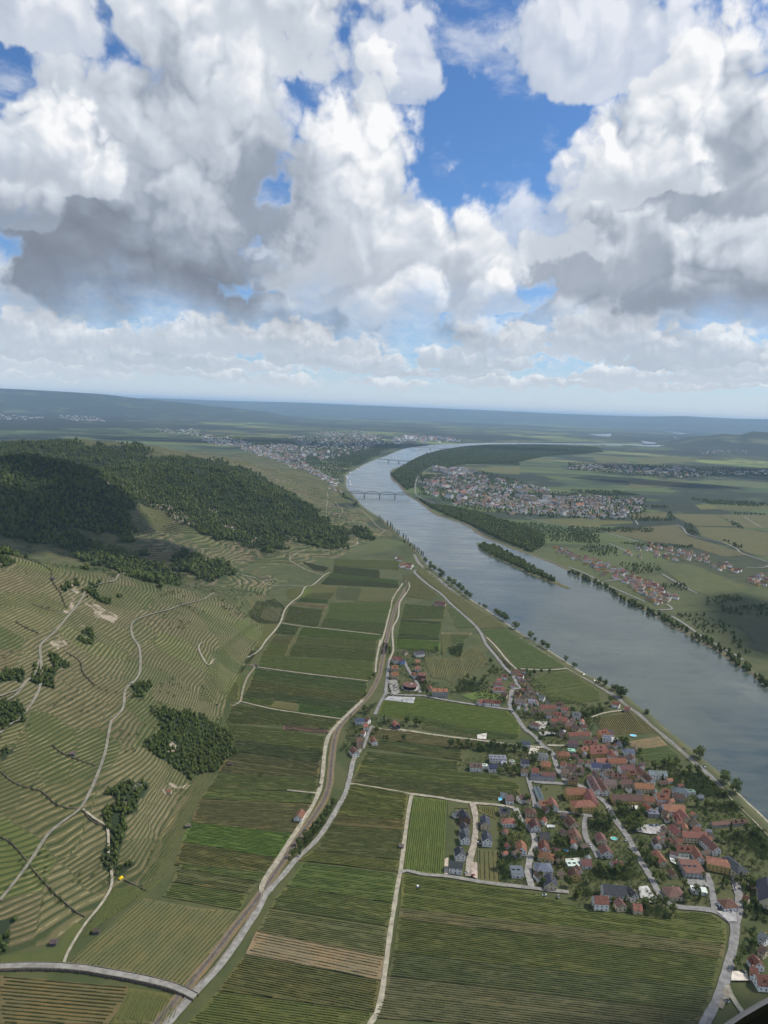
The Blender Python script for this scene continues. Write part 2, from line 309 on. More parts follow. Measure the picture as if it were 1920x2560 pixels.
def b_leaf(base,lite,dark):
    def f(k):
        n=k['NZ'](k['P'],.22,3,.6)
        c=k['MIX'](k['RND'],dark,lite);c=k['MIX'](k['SS'](n,.3,.7),c,base)
        n4=k['NZ'](k['P'],.012,3,.5);c=k['MIX'](k['M']('MULTIPLY',k['SS'](n4,.42,.62),.45),c,lite)
        col(k,c);k['bs'].inputs['Roughness'].default_value=.7
        tr=k['N']('ShaderNodeBsdfTranslucent');k['L'](c,tr.inputs[0]);mx=k['N']('ShaderNodeMixShader');mx.inputs[0].default_value=.25
        k['L'](k['bs'].outputs[0],mx.inputs[1]);k['L'](tr.outputs[0],mx.inputs[2]);k['L'](mx.outputs[0],k['out'].inputs[0])
    return f
def b_water(k):
    bs=k['bs'];bs.inputs['Roughness'].default_value=.10;bs.inputs['Specular IOR Level'].default_value=.6;bs.inputs['IOR'].default_value=1.36
    n=k['NZ'](k['P'],.004,4,.55)
    mq=k['N']('ShaderNodeMapping');k['L'](k['P'],mq.inputs[0]);mq.inputs['Rotation'].default_value=(0,0,1.15);mq.inputs['Scale'].default_value=(.006,.035,.01);stq=k['NZ'](mq.outputs[0],1.,6,.65)
    k['L'](k['SS'](stq,.42,.62,.06,.26),k['bs'].inputs['Roughness'])
    n=k['M']('ADD',k['M']('MULTIPLY',n,.55),k['M']('MULTIPLY',stq,.45))
    col(k,k['MIX'](k['SS'](n,.38,.62),(.045,.062,.054),(.085,.100,.082)))
    mp=k['N']('ShaderNodeMapping');k['L'](k['P'],mp.inputs[0]);mp.inputs['Rotation'].default_value=(0,0,.5);mp.inputs['Scale'].default_value=(.11,.045,.1)
    sw=k['NZ'](mp.outputs[0],1.,4,.6)
    h=k['M']('ADD',k['M']('MULTIPLY',k['NZ'](k['P'],.5,3,.6),k['SS'](k['NZ'](k['P'],.010,5,.65),.42,.6,.05,1.6)),k['M']('MULTIPLY',sw,1.3))
    bump(k,h,.30,.6)
def b_track(k):
    col(k,k['MIX'](k['SS'](k['NZ'](k['P'],.4,4,.6),.35,.65),(.20,.165,.125),(.12,.10,.085)))
def b_glass(k):
    k['bs'].inputs['Base Color'].default_value=(.02,.025,.03,1);k['bs'].inputs['Roughness'].default_value=.12;k['bs'].inputs['Specular IOR Level'].default_value=.5
def b_car(k):
    k['L'](k['OC'],k['bs'].inputs['Base Color']);k['bs'].inputs['Roughness'].default_value=.3;k['bs'].inputs['Specular IOR Level'].default_value=.5
M_FIELD=mat('field_soil_and_grass',b_field);M_PLAIN=mat('valley_plain',b_plain);M_HILL=mat('terraced_hill',b_hill)
def b_range(k):
    n=k['NZ'](k['P'],.0016,6,.62);n2=k['NZ'](k['P'],.0005,4,.5);col(k,k['MIX'](k['SS'](n,.50,.64),(.020,.032,.016),k['MIX'](k['SS'](n2,.45,.6),(.045,.06,.026),(.10,.115,.05))))
M_RANGE=mat('distant_woods_and_fields',b_range)
M_PAINT=mat('plaster',b_tint(.85,.08,.4));M_ROAD=mat('road_surface',b_tint(.9,.26,.16,.05));M_ROOF=mat('roof_tiles',b_roof);M_VINE=mat('vine_leaves',b_tint(.8,.3,.6,.2))
M_LEAF=mat('leaves_broad',b_leaf((.088,.122,.030),(.150,.180,.042),(.050,.080,.023)));M_LEAF2=mat('leaves_dark',b_leaf((.076,.108,.029),(.130,.160,.038),(.042,.068,.021)))
M_LEAF3=mat('leaves_shrub',b_leaf((.060,.092,.027),(.105,.135,.036),(.036,.062,.022)))
M_BARK=mat('bark',lambda k:col(k,k['MIX'](k['SS'](k['NZ'](k['P'],1.5,3,.6),.3,.7),(.07,.055,.04),(.11,.09,.07))))
M_WATER=mat('river_water',b_water);M_TRACK=mat('track_ballast',b_track);M_GLASS=mat('window_glass',b_glass);M_CAR=mat('car_paint',b_car)
M_METAL=mat('painted_steel',b_tint(.5,.1,.3))
#=====HELPERS
COL=scene.collection
def mesh(name,v,f):
    me=bpy.data.meshes.new(name);me.from_pydata([tuple(map(float,p)) for p in v],[],[tuple(map(int,q)) for q in f]);me.update();return me
def fastmesh(name,v,quads):
    """numpy verts (n,3), quads/tris (m,k)"""
    v=np.ascontiguousarray(v,np.float32);q=np.ascontiguousarray(quads,np.int32);me=bpy.data.meshes.new(name);k=q.shape[1]
    me.vertices.add(len(v));me.vertices.foreach_set('co',v.ravel());me.loops.add(q.size);me.loops.foreach_set('vertex_index',q.ravel())
    me.polygons.add(len(q));me.polygons.foreach_set('loop_start',np.arange(0,q.size,k,dtype=np.int32));me.update(calc_edges=True);return me
def obj(name,me,m=None,parent=None,loc=None,rz=0,color=None,**props):
    o=bpy.data.objects.new(name,me);COL.objects.link(o)
    if m is not None and me is not None and not me.materials: me.materials.append(m)
    if parent is not None: o.parent=parent
    if loc is not None: o.location=loc
    if rz: o.rotation_euler=(0,0,rz)
    if color is not None: o.color=(*color,1)
    for a,b in props.items(): o[a]=b
    return o
def boxm(vs,fs,x0,x1,y0,y1,z0,z1):
    b=len(vs);vs+=[(x,y,z) for z in(z0,z1) for (x,y) in((x0,y0),(x1,y0),(x1,y1),(x0,y1))]
    fs+=[tuple(b+i for i in q) for q in((3,2,1,0),(4,5,6,7),(0,1,5,4),(1,2,6,5),(2,3,7,6),(3,0,4,7))]
def smooth(pts,n=6):
    p=np.array(pts,float)
    if len(p)<3: return p
    q=np.vstack([2*p[0]-p[1],p,2*p[-1]-p[-2]]);out=[]
    for i in range(1,len(q)-2):
        for t in np.arange(n)/n:
            a,b,c,d=q[i-1:i+3];out.append(.5*((2*b)+(-a+c)*t+(2*a-5*b+4*c-d)*t*t+(-a+3*b-3*c+d)*t**3))
    out.append(p[-1]);return np.array(out)
def resample(p,step):
    s=np.r_[0,np.cumsum(np.hypot(*np.diff(p[:,:2],axis=0).T))];n=max(2,int(s[-1]/step)+1);t=np.linspace(0,s[-1],n)
    return np.stack([np.interp(t,s,p[:,i]) for i in range(p.shape[1])],1)
def normals2(p):
    d=np.gradient(p[:,:2],axis=0);d/=np.maximum(np.hypot(d[:,0],d[:,1]),1e-6)[:,None];return np.stack([-d[:,1],d[:,0]],1)
def ribbon(pts,width,z,jit=.0):
    n=normals2(pts);k=len(pts);w=width/2*(1+jit*_rs.uniform(-1,1,k))
    L_=np.c_[pts[:,:2]+n*w[:,None],z];R_=np.c_[pts[:,:2]-n*w[:,None],z]
    v=np.vstack([L_,R_]);i=np.arange(k-1);return v,np.stack([i+k,i+k+1,i+1,i],1)
_rl=[0];RC_ALL=[]
def road(name,spec,width,color,hill=False,m=None,z=None,dash=False,jit=.13):
    P_=pl(spec) if isinstance(spec,str) else spec
    w=[at(p) if hill else (*flat(p),0.) for p in P_]
    w=[np.array(q) for q in w];i=1
    while i<len(w)-1:
        a=w[i]-w[i-1];b=w[i+1]-w[i];la,lb2=np.hypot(*a[:2]),np.hypot(*b[:2])
        if (a[:2]@b[:2]<.15*la*lb2 and min(la,lb2)<30) or la<3: del w[i];i=max(1,i-1)
        else: i+=1
    c=resample(smooth(w),7.)
    zz=hz(c[:,0],c[:,1])-.05+1.1 if hill else np.full(len(c),.30)
    if not hill: _rl[0]+=1;zz=zz+.012*_rl[0]
    if z is not None: zz=np.full(len(c),z)
    RC_ALL.append((c,width))
    v,f=ribbon(c,width,zz,jit);o=obj(name,fastmesh(name,v,f),m or M_ROAD,color=color,kind='structure')
    return o,c
#=====LAND
big=[]
r_=np.geomspace(250,160000,40);a_=np.radians(np.arange(-80,81,4.));
v=[(0,0,-.5)]+[(r*math.sin(a),r*math.cos(a),-.5) for r in r_ for a in a_]
na=len(a_);f=[(1+i*na+j,1+i*na+j+1,1+(i+1)*na+j+1,1+(i+1)*na+j) for i in range(len(r_)-1) for j in range(na-1)]
f=[q[::-1] for q in f]
v+=[(-160000,-160000,-.52),(160000,-160000,-.52),(160000,160000,-.52),(-160000,160000,-.52)];n0=len(v)-4;f.append((n0,n0+1,n0+2,n0+3))
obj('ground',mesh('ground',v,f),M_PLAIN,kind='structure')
FOREST=[pl('F 0,1125 130,1128 260,1145 300,1150 450,1143 560,1155 640,1185 720,1230 800,1290 860,1330 868,1345 869,1370 827,1360 T 1060,1010 820,960 900,1090 740,1140 560,1090 420,1040 250,1020 150,950 60,880 0,860 S 1190,1000 1090,1060 1080,1200 1130,1310 1000,1310 900,1230 760,1200 540,1210 780,1300 U 1130,130 1400,220 1500,350 1180,330 1000,240 650,180 500,60 260,0 0,-30'),
 pl('U 0,80 160,140 100,210 0,240'),pl('V 0,90 130,140 250,200 420,170 440,240 300,330 0,260'),pl('U 1400,150 1659,130 1659,310 1450,230'),
 pl('X 1280,80 1659,110 Y 130,110 300,220 440,400 330,520 240,600 110,670 60,560 0,500 X 1500,510 1240,410 1290,250'),
 pl('X 870,700 1010,680 1180,640 1170,740 1040,1100 1000,1330 900,1350 880,1050 850,800'),
 pl('U 360,930 490,950 480,1100 450,1230 360,1200'),pl('U 0,1020 220,1050 200,1180 0,1120'),pl('U 720,420 820,340 870,400 980,480 900,530 800,470'),pl('U 700,760 780,720 880,780 820,800'),
 pl('X 0,0 240,0 200,200 0,230'),pl('X 0,430 90,460 40,560 0,560'),pl('Z 0,430 180,440 80,520 90,740 0,750'),pl('L 540,1120 640,1060 760,1100 800,1180 700,1200 600,1160'),pl('L 175,665 250,640 330,740 240,720'),
 pl('F 0,1100 150,1098 230,1118 330,1112 400,1128 330,1150 220,1145 0,1140'),pl('T 860,1010 1380,1060 1340,1095 1080,1070'),pl('T 480,700 560,720 520,760 460,730'),
 pl('U 1090,1200 1250,1150 1230,1300 1080,1290'),pl('U 550,420 700,350 720,380 600,440'),pl('L 210,960 300,920 430,990 400,1030 280,1000'),pl('Z 1010,10 1080,-40 1140,20 1040,90')]
TERR=[pl('F -400,1370 0,1378 80,1395 200,1412 310,1438 440,1460 560,1480 650,1530 700,1600 670,1700 630,1800 600,1900 545,2000 470,2130 330,2250 225,2320 100,2390 -400,2420'),
 pl('F 328,1279 358,1261 468,1305 577,1353 700,1385 720,1370 700,1329 860,1370 880,1400 800,1420 720,1470 660,1500 560,1480 450,1440 340,1390'),pl('L 0,700 200,740 420,860 560,980 600,1090 430,1110 200,1060 100,900'),pl('F 480,1120 650,1165 800,1230 760,1250 640,1190 480,1140')]
ROCK=[pl('S 800,730 1000,760 1180,900 1400,1000 1659,1100 1659,1180 1400,1080 1100,900 850,800'),pl('X 940,780 1000,780 1010,900 950,960'),pl('X 1060,640 1180,640 1100,780 1030,760'),pl('U 530,500 670,380 690,450 570,560'),pl('U 440,790 520,760 530,850 480,870'),pl('U 700,560 800,520 900,600 930,690 800,680'),pl('T 90,680 500,880 480,1000 350,900'),pl('T 520,960 660,1040 600,1080'),pl('X 1300,720 1580,680 1540,760 1400,790'),pl('X 1440,350 1590,380 1560,500 1450,450')]
HROADS=['U 1030,265 980,300 850,360 720,410 690,470 640,550 560,640 450,770 340,870 340,990 345,1150 300,1300 160,1493 X 120,180 0,280','V 285,440 210,490 100,520 0,545 U 1400,580 1220,630 1100,690 1100,800 1150,880 1165,970 1160,1100 1110,1180 1040,1250 1020,1400 940,1493 X 920,190 890,350 870,450 810,620 740,780 660,910 500,1030 390,1130 280,1300 140,1493 Z 150,180 0,340',
 'U 340,990 310,1040 290,1110 200,1195 150,1245 0,1300','U 240,1150 130,1290 0,1360']
_hr=[resample(smooth([at(p) for p in pl(s)]),8.) for s in HROADS]
def fray(u,w,X,Y):
    k=np.clip(1500/np.hypot(X,Y),.4,1.6)
    return u+(vnoise(X,Y,42)*36+vnoise(X,Y,15)*30)*k, w+(vnoise(X+500,Y,42)*26+vnoise(X,Y+500,15)*20)*k
def zones(X,Y,Z_):
    u,w=proj(X,Y,Z_);u,w=fray(u,w,X,Y);z=np.zeros((len(u),4),np.float32);z[:,3]=1
    for p in FOREST: z[inpoly(u,w,p),0]=1
    for p in TERR: z[inpoly(u,w,p),1]=1
    for p in ROCK: z[inpoly(u,w,p),2]=1
    return z
def hill(name,x0,x1,y0,y1,res,terr,cut=None):
    xs=np.arange(x0,x1+res,res);ys=np.arange(y0,y1+res,res);X,Y=np.meshgrid(xs,ys,indexing='ij');X=X.ravel();Y=Y.ravel()
    H=hz(X,Y);zn=zones(X,Y,H);fr=np.zeros(len(H)) if terr else np.full(len(H),-1.);Zf=H.copy()
    if terr:
        rs2=np.random.RandomState(11);gx_,gy_=np.meshgrid(np.arange(-720,-120,58.),np.arange(410,1930,66.),indexing='ij');sx=(gx_+rs2.uniform(-26,26,gx_.shape)).ravel();sy=(gy_+rs2.uniform(-30,30,gy_.shape)).ravel();cid=np.zeros(len(X),int)
        wx=X+vnoise(X,Y,30)*14;wy=Y+vnoise(X+77,Y,30)*14
        for a in range(0,len(X),60000):
            b=slice(a,a+60000);cid[b]=np.argmin((wx[b,None]-sx)**2+((wy[b,None]-sy)*.8)**2,1)
        cr_=rs2.rand(len(sx));plot=cr_[cid];step=(1.7+1.2*rs2.rand(len(sx)))[cid];ph=H/step+rs2.rand(len(sx))[cid]+vnoise(X,Y,60)*.8+vnoise(X,Y,14)*.25;fl=np.floor(ph);q=ph-fl
        rd=np.full(len(H),1e9)
        for c in _hr: rd=np.minimum(rd,segdist(X,Y,[tuple(t[:2]) for t in c[::2]]))
        k=zn[:,1]*(1-zn[:,0])*np.clip((H-.25)/1.5,0,1)*np.clip((rd-5)/5,0,1)
        prof=np.where(q<.66,q*.28,.185+(q-.66)/.34*.815)
        Zf=H+k*(prof-q)*step+k*.85*np.exp(-((q-.37)/.14)**2)
        fr=ph+20
    keepv=(H>.02)
    if cut is not None:
        inside=(X>cut[0]+res)&(X<cut[1]-res)&(Y>cut[2]+res)&(Y<cut[3]-res);keepv&=~inside
    nx,ny=len(xs),len(ys);i=np.arange(nx*ny).reshape(nx,ny);q=np.stack([i[:-1,:-1],i[1:,:-1],i[1:,1:],i[:-1,1:]],-1).reshape(-1,4)
    q=q[keepv[q].any(1)]
    used=np.unique(q);mp=np.full(nx*ny,-1);mp[used]=np.arange(len(used))
    me=fastmesh(name,np.c_[X,Y,Zf-.55][used],mp[q])
    me.attributes.new('fr','FLOAT','POINT').data.foreach_set('value',fr[used].astype(np.float32))
    me.attributes.new('plot','FLOAT','POINT').data.foreach_set('value',(plot if terr else np.zeros(len(H)))[used].astype(np.float32))
    me.attributes.new('zone','FLOAT_COLOR','POINT').data.foreach_set('color',zn[used].ravel())
    if not terr: me.polygons.foreach_set('use_smooth',np.ones(len(me.polygons),bool))
    return obj(name,me,M_HILL,kind='structure')
FP=(-700,-150,430,1900)
hill('terraced_hillside',*FP,1.45,True)
hill('wooded_hills',-2700,20,300,6200,13.,False,cut=FP)
# far blue ranges
def range_(name,spec,D,depth,colr):
    pts=[los(p,D) for p in smooth(pl(spec),5)];v=[];f=[]
    for ii,(x,y,z) in enumerate(pts):
        k=math.hypot(x,y);z=z*min(1,ii/4,(len(pts)-1-ii)/4)
        for s,zz in((-depth,-.6),(-depth*.45,z*.5),(0,z),(depth*.6,z*.4),(depth,-.6)): v.append((x+x/k*s,y+y/k*s,zz+(0 if zz<0 else 0)))
    n=len(pts);f=[(i*5+j,i*5+j+1,(i+1)*5+j+1,(i+1)*5+j) for i in range(n-1) for j in range(4)]
    o=obj(name,mesh(name,v,f),M_RANGE,color=colr,kind='structure')
    for p in o.data.polygons: p.use_smooth=True
range_('distant_hills','F -900,955 -250,962 0,971 100,976 250,985 330,994 420,1003 520,1013 640,1026 760,1036',24000,5000,(.045,.06,.03))
range_('distant_hills','F 200,990 400,996 600,1003 760,1007 900,1013 1050,1019 1200,1025 1350,1032 1500,1038 1620,1041 1700,1040 1760,1043 1850,1047 1920,1048 2150,1052',42000,9000,(.06,.075,.045))
range_('distant_hills','F 1640,1108 1690,1100 1721,1093 1780,1089 1809,1085 1850,1087 1878,1079 1905,1080 1960,1082 2100,1078 2300,1090',14500,1600,(.025,.038,.02))
#range_('distant_hills','F -700,985 -200,1005 0,1012 150,1016 300,1022 420,1034 520,1048 640,1060',9500,1300,(.05,.065,.03))
#=====RIVER
LB=pl('F 2200,2330 2120,2250 2040,2175 1975,2110 1920,2057 1884,2024 1848,1985 1815,1946 1776,1913 1736,1880 1700,1849 1661,1819 1625,1786 1589,1762 1565,1740 1527,1720 1490,1698 1449,1678 1414,1657 1372,1626 1312,1590 1251,1551 1215,1524 1179,1500 1143,1472 1113,1448 1080,1424 1061,1406 1049,1385 1025,1358 999,1338 981,1320 957,1299 933,1284 911,1269 896,1254 881,1236 866,1218 865,1203 869,1185 890,1173 911,1161 936,1150 963,1141 996,1127 1020,1120 1059,1115 1089,1111 1147,1109 1222,1107 1330,1107.5 1480,1109 1650,1110')
RB=pl('F 2300,1990 2120,1850 2000,1768 1920,1719 1896,1701 1866,1677 1827,1655 1797,1630 1751,1607 1715,1585 1679,1565 1643,1542 1607,1523 1562,1502 1540,1488 1510,1467 1480,1453 1450,1441 1428,1431 1392,1413 1362,1401 1331,1389 1286,1374 1241,1356 1199,1338 1162,1310 1125,1299 1089,1287 1065,1269 1044,1254 1023,1242 1005,1224 993,1209 981,1200 976,1185 981,1173 1008,1164 1035,1147 1065,1135 1095,1127 1125,1121 1162,1115 1207,1111.5 1330,1110.5 1480,1111.5 1650,1112')
def water_poly(name,pxs):
    w=[flat(p,-.25) for p in pxs]
    import mathutils
    v3=[mathutils.Vector((x,y,0)) for x,y in w];tri=mathutils.geometry.tessellate_polygon([v3])
    return obj(name,mesh(name,[(x,y,-.25) for x,y in w],[t if (v3[t[1]]-v3[t[0]]).cross(v3[t[2]]-v3[t[0]]).z>0 else t[::-1] for t in tri]),M_WATER,kind='structure')
lb=resample(smooth([flat(p,-.25) for p in LB],4),12.);rb=resample(smooth([flat(p,-.25) for p in RB],4),12.)
# river surface as a strip between both banks
def strip(name,a,b,z,m,n=240):
    a=resample(a,1.) if False else a
    t=np.linspace(0,1,n);fa=np.stack([np.interp(t,np.linspace(0,1,len(a)),a[:,i]) for i in(0,1)],1);fb=np.stack([np.interp(t,np.linspace(0,1,len(b)),b[:,i]) for i in(0,1)],1)
    return fa,fb
import mathutils
ring=[mathutils.Vector((x,y,0)) for x,y in list(lb)+list(rb[::-1])]
tri=mathutils.geometry.tessellate_polygon([ring])
tri=[t if (ring[t[1]]-ring[t[0]]).cross(ring[t[2]]-ring[t[0]]).z>0 else t[::-1] for t in tri]
obj('river',mesh('river',[(p.x,p.y,-.25) for p in ring],tri),M_WATER,kind='structure')
def bank(name,line,side,prof,colr):
    n=normals2(line)*side;k=len(line);jj=vnoise(line[:,0],line[:,1],18)*2.5
    v=np.vstack([np.c_[line+n*(o+(jj[:,None] if i<2 else 0)),np.full(k,z)] for i,(o,z) in enumerate(prof)]);i=np.arange(k-1);fs=[]
    for r in range(len(prof)-1): fs.append(np.stack([r*k+i,r*k+i+1,(r+1)*k+i+1,(r+1)*k+i],1))
    f=np.vstack(fs);
    if side>0: f=f[:,::-1]
    return obj(name,fastmesh(name,v,f),M_FIELD,color=colr,kind='structure')
# left bank lies to the left of the downstream line (camera side)
BP=[(-3,-.6),(2,.4),(5,1.6),(10,1.7),(16,-.2)]
bank('river_bank',lb,1,BP,(.085,.095,.045));bank('river_bank',rb,-1,[(-4,-.6),(3,.5),(8,1.3),(16,-.2)],(.10,.095,.06))
ISL=pl('J 640,785 700,830 760,870 860,912 960,960 1060,1010 1170,1052 1270,1092 1330,1118 1393,1136 1345,1092 1290,1060 1190,1010 1100,950 1000,890 900,840 810,790 700,758 650,755')
isl=np.array([flat(p) for p in ISL]);cen=isl.mean(0);n=len(isl)
ax=(flat(ISL[9])[0]-flat(ISL[0])[0],flat(ISL[9])[1]-flat(ISL[0])[1]);al=math.hypot(*ax);axn=np.array((-ax[1]/al,ax[0]/al))
def shrink(p,d):
    dd=(p-cen)@axn;return p-axn*np.clip(dd,-d,d)[:,None]
v=np.vstack([np.c_[isl,np.full(n,-.6)],np.c_[shrink(isl,3),np.full(n,.6)],np.c_[shrink(isl,7),np.full(n,1.6)]])
f=[(r*n+i,r*n+(i+1)%n,(r+1)*n+(i+1)%n,(r+1)*n+i) for r in(0,1) for i in range(n)]
ring=[mathutils.Vector((*p,0)) for p in shrink(isl,7)]
f=[q for q in f]+[tuple(2*n+i for i in t) for t in mathutils.geometry.tessellate_polygon([ring])]
obj('island',mesh('island',v,f),M_FIELD,color=(.09,.095,.045),kind='structure')
for s in('I 530,280 600,275 635,262 600,237 700,250 800,262 855,275 740,287','I 170,185 365,180 345,205 230,195','I 430,105 520,105 590,125 530,137','I 800,158 900,165 1015,180 930,185','I 300,276 450,276 450,281 310,280'): water_poly('lake',pl(s))
#=====FIELDS
GR={'g':(.080,.093,.027),'b':(.080,.106,.023),'d':(.052,.068,.023),'k':(.052,.056,.028),'o':(.092,.088,.034),'n':(.102,.088,.044),'t':(.188,.152,.088),'s':(.115,.085,.060),'y':(.094,.097,.030),'m':(.066,.083,.026),'v':(.118,.106,.048)}
_fl=[0]
def area(poly): 
    p=np.array(poly);return abs(np.sum(p[:,0]*np.roll(p[:,1],-1)-p[:,1]*np.roll(p[:,0],-1))/2)
def tess(w):
    v3=[mathutils.Vector((x,y,0)) for x,y in w];t=mathutils.geometry.tessellate_polygon([v3])
    return [q if (v3[q[1]]-v3[q[0]]).cross(v3[q[2]]-v3[q[0]]).z>0 else q[::-1] for q in t]
_m=np.array((.083,.088,.030));GR={k:(tuple(np.array(v)*.58+_m*.42) if k not in 'tsbv' else v) for k,v in GR.items()}
VC={k:(v[0]*.84,v[1]*.96,v[2]*.78) for k,v in GR.items()};VC['v']=(.052,.066,.020)
def field(spec,c,rows='h',sp=2.2,hgt=.95,wid=.8,drape=False):
    P_=pl(spec);w=np.array([at(p)[:2] if drape else flat(p) for p in P_]);_fl[0]+=1;z=.03+.0015*_fl[0]
    n=len(w);j=_rs.uniform(.9,1.1,3);cc=tuple(np.array(GR[c])*j)
    o=None if drape else obj('field',mesh('field',[(x,y,z) for x,y in w],tess(w)),M_FIELD,color=cc,kind='structure')
    if not rows: return o
    # row direction: along the first edge ('h') or the last edge ('v')
    d=(w[1]-w[0]) if rows=='h' else (w[-1]-w[0])
    if rows=='H': d=w[2]-w[3]
    d=d/np.hypot(*d);nn=np.array([-d[1],d[0]]);a=w@d;b=w@nn;V_=[];Q_=[];cnt=0
    for r in np.arange(b.min()+sp/2,b.max(),sp):
        xs=[]
        for i in range(n):
            b1,b2=b[i],b[(i+1)%n]
            if (b1>r)!=(b2>r): xs.append(a[i]+(a[(i+1)%n]-a[i])*(r-b1)/(b2-b1))
        xs.sort()
        for s0,s1 in zip(xs[::2],xs[1::2]):
            s0+=_rs.uniform(.5,4.5);s1-=_rs.uniform(.5,4.5)
            if s1-s0<4: continue
            k=max(2,int((s1-s0)/5.5));t=np.linspace(s0,s1,k);h=hgt*_rs.uniform(.55,1.15,k);ww=wid*_rs.uniform(.6,1.3,k)*.5;off=_rs.uniform(-.12,.12,k)
            h*=np.where(_rs.rand(k)<.07,.15,1.)
            if _rs.rand()<.05: h*=.45
            base=t[:,None]*d+(r+off)[:,None]*nn;zb=hz(base[:,0],base[:,1])-.6 if drape else np.full(k,z)
            rows_=[np.c_[base+nn*ww[:,None],zb],np.c_[base+nn*ww[:,None]*.6,zb+h],np.c_[base-nn*ww[:,None]*.6,zb+h],np.c_[base-nn*ww[:,None],zb]]
            V_+=rows_;i=np.arange(k-1)
            for q in range(3): Q_.append(np.stack([cnt+q*k+i,cnt+q*k+i+1,cnt+(q+1)*k+i+1,cnt+(q+1)*k+i],1)[:,::-1])
            cnt+=4*k
    if V_:
        me=fastmesh('vine_rows',np.vstack(V_),np.vstack(Q_))
        obj('vine_rows',me,M_VINE,parent=o,color=tuple(np.array(VC[c])*j),kind='stuff',**({'label':'rows of vines on the lower slope at the terrace foot'} if drape else {}))
    return o
